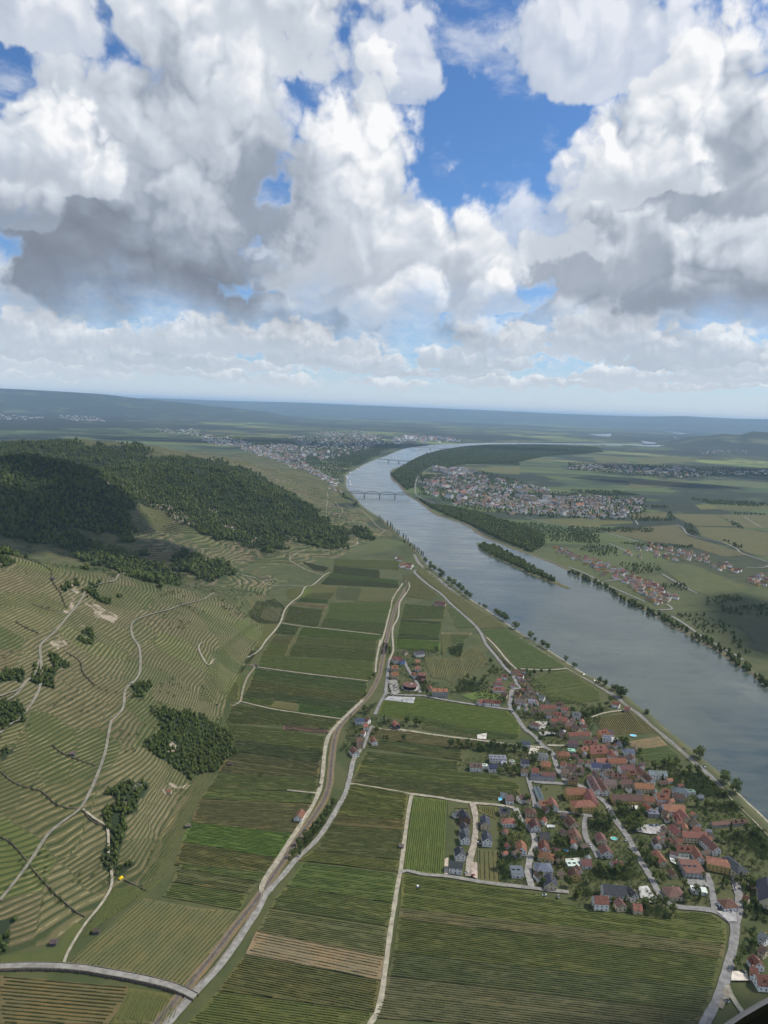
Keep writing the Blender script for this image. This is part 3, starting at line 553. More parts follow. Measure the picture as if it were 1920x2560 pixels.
FIELDS='''V 1270,215 1659,250 1659,330 1265,270|k
V 1240,275 1820,335 1820,365 1215,312|g
V 1210,314 1820,370 1820,400 1160,365|k
V 1270,160 1820,170 1820,248 1270,212|y
V 1000,175 1240,230 1210,265 1110,250|k
V 1100,370 1310,385 1290,440 1080,480|y|v
V 1310,390 1500,400 1480,500 1300,490|d|v
V 1510,395 1820,400 1790,510 1470,510|n|v
V 1000,480 1240,500 1230,525 960,510|d
V 950,515 1230,545 1210,570 930,530|t
V 900,545 1200,580 1150,720 850,680|o
V 1080,440 1290,440 1240,498 1010,478|m
V 1240,520 1790,520 1740,600 1220,590|g
V 1220,592 1740,602 1710,690 1190,650|o
V 1190,652 1710,692 1690,780 1160,715|m
V 1040,395 1100,390 1080,480 1000,470|b|v
V 830,700 1000,725 960,790 780,770|g
V 780,790 960,800 920,855 740,845|n
V 740,850 920,860 880,960 660,960|y
V 1010,725 1690,790 1640,840 970,790|b
V 970,795 1640,845 1635,930 940,860|o
V 930,870 1635,935 1620,1000 890,960|m
V 660,965 1620,1005 1590,1165 640,1045|y
V 620,1065 1560,1180 1555,1230 600,1120|m
V 600,1122 1555,1232 1550,1290 580,1165|o
V 580,1168 1545,1292 1500,1340 545,1250|o
V 540,1252 1480,1350 1420,1410 520,1290|d
V 510,1295 800,1335 770,1385 500,1335|y
V 800,1336 980,1360 960,1420 770,1386|n|v
V 980,1362 1400,1412 1345,1475 960,1422|m
V 440,890 640,925 590,1030 330,990|k
V 680,690 820,700 660,900 450,850|y|v
V 700,555 850,560 810,680 660,650|n|v
V 520,520 740,540 640,640 560,610|m|v
V 900,400 1030,390 960,490 890,480|y|v
V 340,1020 560,1050 520,1110 330,1100|m
V 330,1100 520,1110 500,1180 320,1170|y|v
V 330,1180 500,1185 490,1330 300,1340|o
Y 420,30 1330,165 1240,250 410,100|o
Y 400,105 1240,255 1225,250 860,208 370,190|m
Y 860,210 1240,250 1240,278 850,245|s|h
Y 370,200 850,247 1210,305 1195,420 440,325|o
Y 440,330 1190,430 1170,525 430,420|d
Y 420,430 1170,530 1150,640 310,600|o
Y 300,610 1150,650 1140,770 240,720|o
Y 230,730 1130,780 1110,860 160,820|g
Y 160,825 1100,865 950,1110 90,1010|n
Y 80,1015 940,1115 810,1310 10,1170|b
Y 10,1180 810,1315 740,1430 -50,1370|y
Q 150,20 760,90 690,150 120,50|g
Q 120,60 680,160 620,230 80,150|n
Q 70,160 610,235 560,350 20,250|m
Z 1180,315 1659,400 F 597,2277 530,2375 466,2470 Z 1050,930 560,850|v|v|3.6
Z 940,240 1130,215 1190,270 700,640 760,500|m|v
Z 0,960 1060,1050 1060,1140 900,1359 0,1359|v|h|3.2
Z 1075,1060 1400,1110 1480,1280 1420,1359 920,1359|y|v
Z 0,800 450,730 620,520 690,540 520,850 300,868 0,865|m|
E 380,928 1160,1015 1150,1090 330,1010|o
E 330,1015 1140,1092 1150,1098 1390,1110 1659,1200 1659,1260 290,1100|g
E 290,1104 1659,1262 1659,1325 1120,1325 750,1265 265,1185|m
F 875,1960 1022,1985 1013,2050 835,2036|y
F 835,2038 1013,2052 1010,2075 822,2060|o
F 822,2062 1010,2078 1003,2150 785,2125|m
F 780,2128 1000,2152 998,2180 745,2150|y
Q 985,20 1640,100 1625,300 870,180|g
Q 860,190 1620,310 1600,400 790,270|o
Q 785,275 1600,400 1590,460 760,330|d
Q 750,340 1585,470 1560,660 670,490|n
Q 665,495 1555,670 1530,830 590,650|t
Q 580,660 1530,840 1500,1050 400,900|m
Q 390,910 1490,1060 1380,1180 150,1180|g
O 290,95 1000,190 1210,235 D 0,700 160,745 600,790 860,835 880,755 1210,785 1310,860 1320,1000 1310,1030 O 278,330|g|h
O 275,333 D 1308,1034 1290,1148 O 265,400|n
O 262,404 D 1288,1152 1215,1395 O 228,635|d
O 226,640 D 1213,1400 1130,1600 O 190,800|k
O 188,805 D 1128,1605 1000,1800 O 90,1090 150,960|n
C 110,135 390,170 360,792 22,745|b|v
C 398,172 568,195 568,235 450,235 395,300|m|
C 645,578 815,582 825,852 650,832|o|v|4.5
C 645,212 800,222 800,322 650,262|o|v
C 820,410 1040,450 1060,520 830,480|m|v
E 520,502 790,482 1050,512 1560,592 1659,692 1659,780 850,680 480,622|b|h
E 850,690 1659,782 1659,820 1400,815 860,705|y
E 850,710 1300,760 1290,815 850,738|m|v
E 420,742 560,735 1370,850 1180,900 380,800|o
E 470,830 720,850 1180,905 1180,945 400,860|m
E 380,855 1180,950 1180,1000 390,890|n
G 200,530 550,560 530,650 170,650|g
G 170,655 520,680 515,695 165,670|k
G 160,675 520,700 500,800 140,780|m
G 140,785 500,810 500,830 130,815|k
G 130,820 500,845 500,920 130,900|b
G 560,570 620,560 800,720 640,730|m
G 510,765 765,768 750,788 515,785|t
G 575,790 750,795 690,850 580,870|o
G 510,790 570,790 560,870 525,960 510,900|y|v
G 370,980 470,975 620,985 760,890 860,930 900,1000 890,1050 800,1060 770,1110 650,1150 600,1185 530,1150 430,1140 380,1050|n|D
G 190,292 275,282 480,462 430,497 220,472|g|v
G 295,242 370,222 560,392 700,485 850,582 1050,722 825,735 700,612 600,520 480,415 335,292|o
G 845,752 1060,725 1290,882 1530,1042 1480,1062 1130,1062 1050,950 950,850|m
G 862,832 900,862 1095,1060 1060,1078 980,970|o
A 1260,258 1380,243 1659,432 1659,500 1400,530 1250,500 1130,420 1085,340|g
R 760,602 1140,537 1420,750 1000,770 820,700|o|v|3.2
R 1090,850 1440,792 1530,890 1200,930|t
R 1210,932 1540,897 1659,990 1659,1060 1430,1090 1200,1000|m
B 1110,950 1430,935 1500,985 1190,1010 1120,1000|o
A 510,460 640,425 850,450 890,500 600,500|b|
A 480,700 0,600 0,640 480,745|y'''
for ln in FIELDS.split('\n'):
    a=ln.split('|');rows='h' if len(a)<3 else a[2];sp=2.2 if len(a)<4 else float(a[3])
    if a[1] in 't' : sp=3.0
    if rows=='D':
        P_=pl(a[0]);field(a[0],a[1],'v',3.0)
    else: field(a[0],a[1],rows if rows else None,sp)
for ln in '''K 740,262 1000,262 1150,320 1480,450 1450,500 1200,540 1000,470 820,330|d
K 1420,770 1659,765 1659,1010 1480,950 1540,900|k
K 1000,620 1240,620 1300,660 900,660|m
K 770,360 830,410 740,440 650,370|m
I 500,835 820,832 820,890 530,890|m
I 860,842 1240,850 1300,900 1410,950 1060,945 900,880|m
I 1240,850 1659,850 1659,965 1460,960 1300,890|m
I 1060,950 1400,960 1659,1000 1659,1200 1500,1170 1270,1075 1110,1035|m
I 0,890 530,905 540,925 0,948|g
I 280,985 700,950 900,935 1000,1030 1180,1085 1500,1185 1290,1200 1000,1110 640,1070|m
I 1050,770 1200,765 1260,805 1100,810|y
I 1200,780 1659,770 1659,800 1300,820|d
J 1080,560 1659,545 1659,630 1450,620 1150,570|g
I 160,1000 420,1010 600,1085 400,1085 200,1060|m
I 740,1240 1040,1270 1150,1310 1000,1327 800,1327|d
J 860,30 1280,60 1270,85 1000,70|o
J 560,125 900,150 1000,190 560,160|m
L 1230,430 1659,420 1659,480 1240,460|o
I 180,350 480,375 520,430 240,410|o
I 560,390 900,360 1080,410 620,440|m
I 500,560 960,560 1000,600 520,640|m'''.split('\n'):
    a=ln.split('|');field(a[0],a[1],None)

for sp_,c,r in (('F 575,1880 520,1950 476,2040 428,2140 415,2190 340,2225 380,2120 430,2020 480,1930 535,1860','o','h'),('F 415,2192 330,2260 290,2275 225,2330 260,2270 330,2222','y','h'),('V 620,690 680,690 450,850 330,960 300,930 520,740','y','h'),('V 330,1000 300,1340 150,1330 200,1150 230,1045','g','v'),('Y 490,30 430,200 350,330 300,220 380,60','o','h'),('V 640,1060 500,1340 330,1340 330,1180 520,1110','y','h'),('V 880,560 840,690 660,690 560,600 640,500 780,480','m','v')):
    field(sp_,c,r,3.0,1.4,.9,drape=True)
#=====ROADS
ASPH=(.20,.195,.185);PALE=(.30,.275,.205);GREY=(.165,.163,.16);DIRT=(.23,.20,.145)
_,RIVROAD=road('river_road','G 295,120 330,190 400,252 480,322 560,384 640,444 740,506 850,576 950,646 1050,716 1150,792 1280,872 1400,942 1520,1022 1659,1104 R 560,110 740,210 900,310 1040,400 1180,510 B 560,85 650,155 780,265 900,372 1000,452 1150,592 1270,692 1400,822 1540,952 1659,1075 F 2000,2155 2120,2270',8.5,GREY)
ROADS=[]
def offs(c,d): return np.c_[c[:,:2]+normals2(c)*d,np.full(len(c),0.)]
def line(name,c,w,z,colr,dash=None,jit=0.):
    if dash is None: v,f=ribbon(c,w,np.full(len(c),z),jit)
    else:
        c=resample(c,dash);V_=[];F_=[];k=0
        for i in range(0,len(c)-1,2):
            vv,ff=ribbon(c[i:i+2],w,np.full(2,z));V_.append(vv);F_.append(ff+k);k+=len(vv)
        v=np.vstack(V_);f=np.vstack(F_)
    return obj(name,fastmesh(name,v,f),M_ROAD,color=colr,kind='structure')
zr=.36
for d in(-3.9,3.9): line('road_marking',offs(RIVROAD,d),.3,zr,(.72,.72,.70))
line('road_marking',RIVROAD,.25,zr,(.72,.72,.70),dash=6.)
line('cycle_path',offs(RIVROAD,8.3),3.2,.45,PALE);line('verge_path',offs(RIVROAD,-7.0),1.8,.44,(.30,.28,.2),jit=.2)
V1='G 300,250 290,275 400,372 500,442 590,532 680,612 760,682 830,762 880,862 960,962 1040,1062 1100,1122 1170,1212 A 975,370 1000,400 935,410 918,480 912,560 970,640 1030,732 1120,802 1180,872 1260,932 1290,1022 1330,1112 1400,1192 B 60,695 200,765 320,862 370,962 440,1062 500,1142 D 560,262 620,372 690,482 760,622 830,692 920,722 1190,748 1290,800 1370,860'
road('village_road',V1,6.5,ASPH)
road('village_road','D 1385,480 1400,560 1420,640 1410,760 1385,860 1385,940 1355,1120 1300,1330 1245,1480 1160,1640 1080,1800',7.5,ASPH)
road('village_road','D 1150,440 1190,560 1215,740',6,ASPH);road('farm_track','D 1320,1370 1345,1440 1400,1530 1450,1600',4,PALE);road('farm_track','D 1300,1400 1330,1450 1290,1500 1260,1560',4,DIRT)
road('lane','C 1590,300 1540,300 1530,400 1550,500 1600,560 1650,660 B 250,1310',5.5,ASPH)
road('lane','C 1290,262 1450,275 1600,300',4.5,ASPH);road('lane','C 1060,-20 1100,120 1120,230',5,ASPH);road('lane','A 1060,1165 1150,1180 1400,1195',6,ASPH)
road('farm_track','C 98,118 330,147 560,187 800,207 950,232',4.5,PALE);road('farm_track','C 98,118 70,260 40,480 10,720 O 288,60 265,150 235,330 205,520 180,720 150,930 120,1050 70,1134 20,1200',4.3,PALE)
road('farm_track','C 5,765 60,752 200,785 400,800 700,850 1050,892 1400,932',4.5,(.22,.21,.185))
road('lane','C 600,192 625,300 620,500 582,650 568,800',6.5,(.30,.265,.21));road('lane','C 955,232 1000,322 1090,422 1120,522 1080,642 1062,762 1090,885',6.5,(.25,.24,.22))
road('lane','E 575,160 550,380 545,440 500,520 455,620',5,ASPH);road('village_road','E 540,400 565,445 700,458 850,462 1000,492 1250,532 1450,562 1590,577',5,(.22,.215,.20))
road('lane','E 695,170 740,260 800,350 830,440',5,ASPH);road('farm_track','E 580,728 700,748 1000,795 1300,830 A 960,872 1190,892',4,PALE);road('farm_track','E 720,760 500,738 425,715',3.5,DIRT)
road('farm_track','E 250,1192 500,1232 750,1278 C 98,118',3.5,(.30,.27,.18))
road('farm_track','A 720,-20 800,60 880,160 965,245',4,PALE);road('farm_track','A 1000,240 1060,225 1100,245 1215,250 1380,238',4,PALE)
road('village_road','A 1225,875 1350,878 1480,870',4.5,PALE);road('lane','R 740,595 880,550 1060,525 1150,520',4,PALE)
road('field_path','V 840,690 1030,718 1280,745 1659,787',2.6,PALE);road('field_path','V 640,1055 1000,1105 1300,1140 1560,1170',2.6,PALE);road('field_path','V 500,1340 750,1400 1000,1440 1340,1485',2.6,PALE)
road('field_path','Y 890,750 1140,775',3,PALE)
road('vineyard_path','V 1240,270 1190,300 1100,375 1040,390 1000,460 930,515 870,580 835,680 780,760 710,840 640,930 575,1035 440,1025 330,995',3.6,PALE)
road('vineyard_path','V 575,1035 620,1055 560,1140 520,1250 500,1340 430,1380',3.2,DIRT)
road('rail_path','G 240,350 245,390 220,440 165,520 150,640 105,740 110,900 E 605,100 575,170',3.6,PALE)
road('rail_path','G 190,360 110,480 90,560 40,760 0,880',3.4,PALE);road('rail_path','E 500,0 470,160 460,270',3.4,PALE)
road('rail_path','Y 1520,0 1340,170 1240,290 1200,430 1185,600 1160,740 1100,880 1000,1040 900,1190 800,1350 710,1490 Q 740,110 700,200 725,238',5,PALE)
_,R5=road('valley_road','Y 1500,410 1440,500 1410,640 1370,780 1300,910 1210,1060 1110,1190 970,1320 820,1490 Q 850,110 740,232 690,330 600,470 500,620 380,780 280,880 210,960 60,1130 -20,1220',5.6,(.235,.225,.20))
road('lane','E 360,905 400,780 430,715',4,ASPH)
_,WR=road('wall_road','Z -120,902 0,898 250,890 500,895 700,912 900,946 1150,992 1400,1052 1530,1102 1620,1150',5.4,(.235,.225,.20),z=1.9)
for s in HROADS: road('hill_road',s,3.2,(.215,.20,.155),hill=True)
for s in('V 330,995 280,995 230,1040 150,1035 155,900 190,850','V 1190,295 1050,250 960,200 910,160 970,110 1080,75 1200,90 1330,75 1390,60 1470,40 1470,10','V 1040,390 940,378 690,355 780,325','V 440,275 640,320','T 1220,690 1215,830','T 1290,710 1350,790 1260,825','L 210,740 380,810 470,910 540,950 490,990 420,1030','L 310,1040 300,1065 200,1100 0,1115','Z 920,30 930,180 910,260 820,400 720,520 640,640 560,780 520,890','T 1220,630 1230,680','X 690,910 800,1000 890,1060 900,1330'):
    road('hill_path',s,2.4,PALE,hill=True)
for s in ('I 40,960 150,970 280,990 420,1030 600,1080','I 900,935 950,960 990,1010 1100,1045 1270,1080 1390,1130 1430,1165 1520,1200 1659,1245','I 1480,1290 1620,1290 1659,1275','K 0,290 150,350 300,430 480,510 640,580','K 860,700 960,760 1100,860 1250,950 1350,1000 1450,1060','K 780,350 900,420 990,470 1070,510','K 820,600 860,640 830,670 740,650','J 1040,540 1150,570 1400,620 1550,640','L 795,650 790,580 820,490 900,440','L 800,660 860,690 960,725','K 300,410 490,400 620,470','I 340,1090 450,1140 520,1180','I 1460,870 1540,920 1610,960','I 560,900 580,935'):
    road('country_road',s,6,(.22,.215,.20))
# yards and squares
for s,c in(('B 540,1090 620,1040 800,1040 840,1100 700,1120',(.34,.33,.31)),('D 580,560 660,550 740,680 700,700 600,650',(.42,.41,.39)),('D 930,480 1120,480 1170,560 980,540',(.22,.215,.20)),('E 570,470 790,480 775,530 530,500',(.33,.33,.33)),('A 640,790 720,775 715,828 640,822',(.5,.47,.42)),('A 1120,680 1230,680 1200,740 1130,720',(.4,.38,.34)),('D 1360,1260 1480,1260 1500,1340 1350,1340',(.55,.5,.42)),('D 1230,760 1390,770 1400,850 1330,850',(.33,.32,.31)),('B 260,280 440,330 360,360 300,350',(.4,.39,.37)),('A 1080,900 1160,890 1130,960 1060,960',(.5,.46,.38)),('C 370,660 400,650 400,790 365,792',(.42,.36,.28)),('C 590,690 640,690 645,830 590,800',(.36,.30,.24)),('B 530,880 580,880 575,915 530,905',(.5,.48,.44)),('E 560,340 640,330 660,440 600,470',(.25,.24,.22)),('C 1370,660 1490,650 1500,720 1370,730',(.45,.44,.41)),('D 900,290 1020,310 1040,340 900,330',(.22,.215,.20)),('A 1150,770 1380,750 1370,780 1170,800',(.36,.35,.32)),('D 840,310 880,330 900,380 850,350',(.5,.5,.48))):
    w=[flat(p) for p in pl(s)];_rl[0]+=1
    obj('paved_yard',mesh('paved_yard',[(x,y,.3+.012*_rl[0]) for x,y in w],tess(w)),M_ROAD,color=c,kind='structure')
#=====RAILWAY
RAIL=resample(smooth([flat(p) for p in pl('G 215,335 222,380 190,450 130,560 90,690 60,810 25,950 E 545,20 515,180 490,300 430,420 350,520 250,622 160,722 120,832 103,950 90,1080 Y 1240,700 1195,830 1115,960 1000,1120 880,1300 760,1480 Q 740,170 650,300 520,460 400,620 260,790 190,880 100,980 0,1100 -100,1220')]),6.)
for w,z,m,c in((9.,.15,M_FIELD,(.15,.125,.07)),(4.6,.62,M_TRACK,None),(2.7,.64,M_ROAD,(.085,.07,.058))):
    v,f=ribbon(RAIL,w,np.full(len(RAIL),z),.05);obj('railway_bed',fastmesh('railway_bed',v,f),m,color=c or (1,1,1),kind='structure')
for d in(-.72,.72): line('rail',offs(RAIL,d),.16,.78,(.22,.19,.17))
#=====TREES
def leaf_cloud(cl,n,size,rs):
    V_=[];F_=[]
    for (cx,cy,cz,r) in cl:
        u=rs.normal(size=(n,3));u/=np.linalg.norm(u,axis=1)[:,None];p=np.array((cx,cy,cz))+u*(r*rs.uniform(.55,1.05,(n,1)))
        a=rs.normal(size=(n,3));a/=np.linalg.norm(a,axis=1)[:,None];nn=u+.7*a;nn/=np.linalg.norm(nn,axis=1)[:,None]
        t=np.cross(nn,rs.normal(size=(n,3)));t/=np.linalg.norm(t,axis=1)[:,None];b=np.cross(nn,t);s=size*rs.uniform(.6,1.25,(n,1))
        k=sum(len(x) for x in V_);V_.append(np.stack([p-t*s-b*s*.6,p+t*s-b*s*.6,p+t*s*.7+b*s*.7,p-t*s*.7+b*s*.7],1).reshape(-1,3))
        i=np.arange(n)*4+k;F_.append(np.stack([i,i+1,i+2,i+3],1))
    return np.vstack(V_),np.vstack(F_)
def trunk_mesh(h,r,rs,limbs=4,top=.6):
    vs=[];fs=[]
    def tube(a,b,ra,rb):
        k=len(vs);a=np.array(a);b=np.array(b);d=(b-a)/np.linalg.norm(b-a);t=np.cross(d,(0.3,.9,.1));t/=np.linalg.norm(t);u=np.cross(d,t)
        for p,q in((a,ra),(b,rb)):
            for j in range(6): an=j*math.pi/3;vs.append(tuple(p+t*q*math.cos(an)+u*q*math.sin(an)))
        for j in range(6): fs.append((k+j,k+(j+1)%6,k+6+(j+1)%6,k+6+j))
    tube((0,0,-.5),(0.1,0,h*.35),r,r*.75);tube((.1,0,h*.35),(0,.1,h*top),r*.75,r*.4);tube((0,.1,h*top),(.1,.1,h*.9),r*.4,r*.08)
    for i in range(limbs):
        a=rs.uniform(0,6.28);z=h*rs.uniform(.3,.55);L_=h*rs.uniform(.2,.32);tube((0,0,z),(L_*math.cos(a),L_*math.sin(a),z+L_*.8),r*.4,r*.08)
    return mesh('trunk',vs,fs)
def tree_kind(seed,h,rx,kind):
    rs=np.random.RandomState(seed);cl=[]
    if kind=='round':
        for i in range(15):
            a=rs.uniform(0,6.28);z=rs.uniform(.36,.92);q=math.sqrt(max(.05,1-((z-.6)/.42)**2));d=rx*q*rs.uniform(.25,.78);cl.append((d*math.cos(a),d*math.sin(a),z*h,rx*rs.uniform(.28,.46)))
    elif kind=='poplar':
        for i in range(14):
            z=.14+.8*i/13;q=rx*(math.sin(math.pi*min(1,z*.98))**.6);a=rs.uniform(0,6.28);cl.append((q*.35*math.cos(a),q*.35*math.sin(a),z*h,max(.7,q*rs.uniform(.55,.85))))
    elif kind=='spruce':
        for i in range(12):
            z=.12+.82*i/11;q=rx*(1-z)+.35;a=rs.uniform(0,6.28);cl.append((q*.3*math.cos(a),q*.3*math.sin(a),z*h,q*.8))
    else:
        for i in range(8):
            a=rs.uniform(0,6.28);d=rx*rs.uniform(.1,.7);cl.append((d*math.cos(a),d*math.sin(a),h*rs.uniform(.3,.7),rx*rs.uniform(.35,.55)))
    v,f=leaf_cloud(cl,30,h*.047 if kind!='poplar' else h*.032,rs)
    return fastmesh('crown',v,f),trunk_mesh(h,h*.022+.06,rs,limbs=5 if kind=='round' else 2)
KIND={}
for nm,args in {'round':[(1,12,5.2),(2,13,5.8),(3,11,5.0),(4,14,5.4)],'poplar':[(5,20,2.6),(6,22,2.9)],'spruce':[(7,13,3.2)],'shrub':[(8,4,2.4),(9,4.5,2.8)],'plane':[(10,12,5.6)]}.items():
    KIND[nm]=[tree_kind(s,h,r,'round' if nm=='plane' else nm)+(h,) for s,h,r in args]
for nm,l in KIND.items():
    for c,t,h in l: c.materials.append(M_LEAF2 if nm in('spruce','poplar') else (M_LEAF3 if nm=='shrub' else M_LEAF));t.materials.append(M_BARK)
ORD='first second third fourth fifth sixth seventh eighth ninth tenth eleventh twelfth thirteenth fourteenth fifteenth sixteenth seventeenth eighteenth nineteenth twentieth'.split()
def ordinal(i):
    if i<20: return ORD[i]
    t=['twenty','thirty','forty','fifty','sixty','seventy','eighty','ninety'];a,b=divmod(i+1,10)
    if a>9: return 'hundred and '+ordinal(i-100)
    return (t[a-2][:-1]+'ieth') if b==0 else t[a-2]+'-'+ORD[b-1]
TREES=[]
def tree(p,kind,height,where,name=None,world=None):
    x,y,z=world if world else (*flat(p),0.)
    c,t,h=KIND[kind][_rs.randint(len(KIND[kind]))];s=height/h
    e=obj({'round':'broadleaf_tree','poplar':'poplar_tree','spruce':'spruce_tree','shrub':'garden_shrub','plane':'broadleaf_tree'}[kind],None,loc=(x,y,z))
    e.rotation_euler=(0,0,_rs.uniform(0,6.28));e.scale=(s*_rs.uniform(.85,1.15),s*_rs.uniform(.85,1.15),s)
    e['category']='shrub' if kind=='shrub' else 'tree'
    obj('crown',c,parent=e);obj('trunk',t,parent=e)
    TREES.append((e,kind,height,where,proj(x,y,z)));return e
for s,h in(('R 1025,378 1052,388',15),('R 825,242 880,272',11),('R 962,312 992,324',9),('B 1085,488',15),('B 1297,690 1387,780',15),('G 500,312 522,305 420,245 452,258 375,190',13),('G 570,358 612,386 652,410 682,436 715,468 742,488',15),('G 862,564 880,570',8),('G 962,626 990,644 1022,664 1047,678',14),('G 1122,742',16),('G 1246,818',13),('G 1282,842',8),('G 1346,888 1386,910',13),('G 1540,1008',10),('G 1605,1048 1622,1056',7),('R 1316,566',7),('B 650,120',7),('G 825,540',5)):
    for p in pl(s): tree(p,'plane',1.28*h*_rs.uniform(.9,1.1),'on the river road verge')
for p in pl('L 490,862 505,870 522,885 560,915 585,930 620,962 655,992 690,1025 712,1040 730,1060 770,1104 785,1114 805,1132 820,1144 840,1164 855,1174 600,945 640,985'): tree(p,'poplar',22*_rs.uniform(.75,1.1),'on the riverbank below the vineyard spur')
for p in pl('L 870,1204 912,1242 942,1272 1002,1312 985,1300 700,1060 750,1085'): tree(p,'round',14,'on the riverbank by the inn')
VT=[('at the hotel hamlet','E 440,320 380,465 370,600 530,690 570,690 470,780 530,830 560,840 690,840 860,410 875,380 580,110 960,100 1120,110 730,680 720,700 800,710 830,715 570,80 590,240 300,790',8),
 ('in the copse above the flat white house','A 480,890 510,900 560,890 590,890 420,895 660,910 690,920 770,890 820,900 870,920 950,920 990,920 1030,950',8),
 ('beside the upper village road','A 680,360 720,380 700,330 560,330 620,350 500,390 470,430 770,250 800,270 1050,280 1110,290 1170,280 1080,310 750,200 1240,280 1060,640 1140,640 1030,640 1180,650 600,380 740,290 860,510 950,590 1290,790 1180,800 1250,790 1370,830',7),
 ('in gardens south of the village core','A 890,1110 870,1080 960,1120 940,1100 990,1110 1110,1000 820,1130 1240,960 1160,850 1480,1120 1120,1020',8),
 ('in gardens by the river meadows','R 700,540 760,560 800,550 850,540 930,440 820,500 690,610 750,560 990,860 1040,880 1100,890 1390,1130 1240,970 1540,1090 1600,1110 1480,1110 540,560 660,590',8),
 ('behind the long grey-roofed house','B 720,580 800,560 860,570 930,580 900,540 1000,600 1070,610 850,620 980,700 1050,690 1150,690 1200,720 1290,800 1100,640 780,690 1120,740 960,640 1060,880 1150,890 1220,910 1290,890 1360,890',8),
 ('around the village car park','B 420,920 480,930 540,930 500,1050 560,1090 600,1080 230,1000 290,1010 350,1030 320,1080 260,1060 100,960 440,960 620,960 530,1010 580,980',9),
 ('among the new-area gardens','C 1250,260 1490,290 1310,350 1300,540 1180,720 1340,720 1370,780 1320,640 960,330 980,390 1020,410 980,650 1160,820 1190,870 880,520 850,640 850,720 850,560 1060,190 1480,980 1320,680 1270,640 1250,200 880,290 1120,640 820,740 1250,870 1400,880 1360,560',7),
 ('along the lower village lanes','D 640,330 680,380 720,360 620,310 600,240 460,440 420,430 390,460 350,440 260,430 720,500 780,510 760,680 700,710 810,720 860,790 640,740 380,690 470,720 1120,490 1060,610 1090,660 980,680 960,560 870,280 820,230 1280,170 1310,190 180,520 60,640 100,620 550,360 250,400 300,460',7.5),
 ('around the big cream hipped house','D 1290,520 1310,560 1430,500 1480,530 1520,560 1450,570 1400,520 1460,720 1540,720 1590,760 1620,700 1500,780 1570,820 1400,150 1450,200 1350,90 1520,980 1500,1050 1540,1080 1450,1130 1400,1230 1560,140 1600,180 1480,90 1630,230 1380,300 1520,380',7.5),
 ('in the railway-side hedgerow','Y 1290,860 1200,960 1220,940 1250,920 1170,1010 1140,1050 1190,1040 1110,1120 1080,1130 1040,1150 1050,1200 1000,1240 960,1270 1140,1080 930,1310 980,1210 1100,1060 1270,880 990,1300',6.5),
 ('in vineyards left of the railway','Y 670,630 620,670 1165,460 1150,490 1160,640 1150,720 1080,805 1235,105 1370,120 870,1150 1540,120',4.5)]
for where,s,h in VT:
    for p in pl(s):
        k='spruce' if _rs.rand()<.08 else ('shrub' if h<5 else 'round');tree(p,k,1.38*h*_rs.uniform(.65,1.2),where)
# label each by its rank from the left inside its neighbourhood
by={}
for t in TREES: by.setdefault((t[1] if t[1]!='plane' else 'round',t[3]),[]).append(t)
for (k,wh),l in by.items():
    l.sort(key=lambda t:float(t[4][0]));nm={'round':'green broadleaf tree','poplar':'slender dark poplar','spruce':'dark pointed spruce','shrub':'low leafy shrub'}[k]
    for i,t in enumerate(l):
        t[0]['label']=f"{nm} {wh}, {ordinal(i)} from the left";t[0]['group']=('trees ' if k!='shrub' else 'shrubs ')+wh
#=====WOODS
def blob(seed,r,h,sub=2):
    import bmesh
    bm=bmesh.new();bmesh.ops.create_icosphere(bm,subdivisions=sub,radius=1.)
    rs=np.random.RandomState(seed);me=bpy.data.meshes.new('canopy')
    lob=rs.normal(size=(9,3));lob/=np.linalg.norm(lob,axis=1)[:,None]
    for v in bm.verts:
        c=np.array(v.co);q=1+.32*max(0,float(np.max(lob@c))-.72)/.28-.16+rs.uniform(-.12,.12);v.co=(c[0]*r*q,c[1]*r*q,h*.58+c[2]*h*.46*q)
    bm.to_mesh(me);bm.free();return me
KIT=bpy.data.collections.new('tree_kit')
CAN=[]
for i in range(4):
    v,f=leaf_cloud([(_rs.uniform(-1.4,1.4),_rs.uniform(-1.4,1.4),4.+_rs.uniform(-.5,4.),_rs.uniform(1.4,2.3)) for _ in range(7)],16,.85,_rs);b=blob(20+i,3.3,8.5,2)
    bv=np.array([p.co[:] for p in b.vertices]);bf=np.array([list(p.vertices) for p in b.polygons]);bf=np.c_[bf,bf[:,2]] if False else bf
    me=bpy.data.meshes.new('canopy');me.from_pydata([tuple(p) for p in np.vstack([bv*(.8,.8,.9),v])],[],[tuple(map(int,q)) for q in bf]+[tuple(map(int,q+len(bv))) for q in f]);me.update()
    me.materials.append((M_LEAF,M_LEAF2,M_LEAF2,M_LEAF)[i]);o=bpy.data.objects.new('canopy',me);KIT.objects.link(o);CAN.append(o)
SKIT=bpy.data.collections.new('shrub_kit')
for i,(c,t,h) in enumerate(KIND['shrub']): o=bpy.data.objects.new('shrub_source',c);SKIT.objects.link(o)
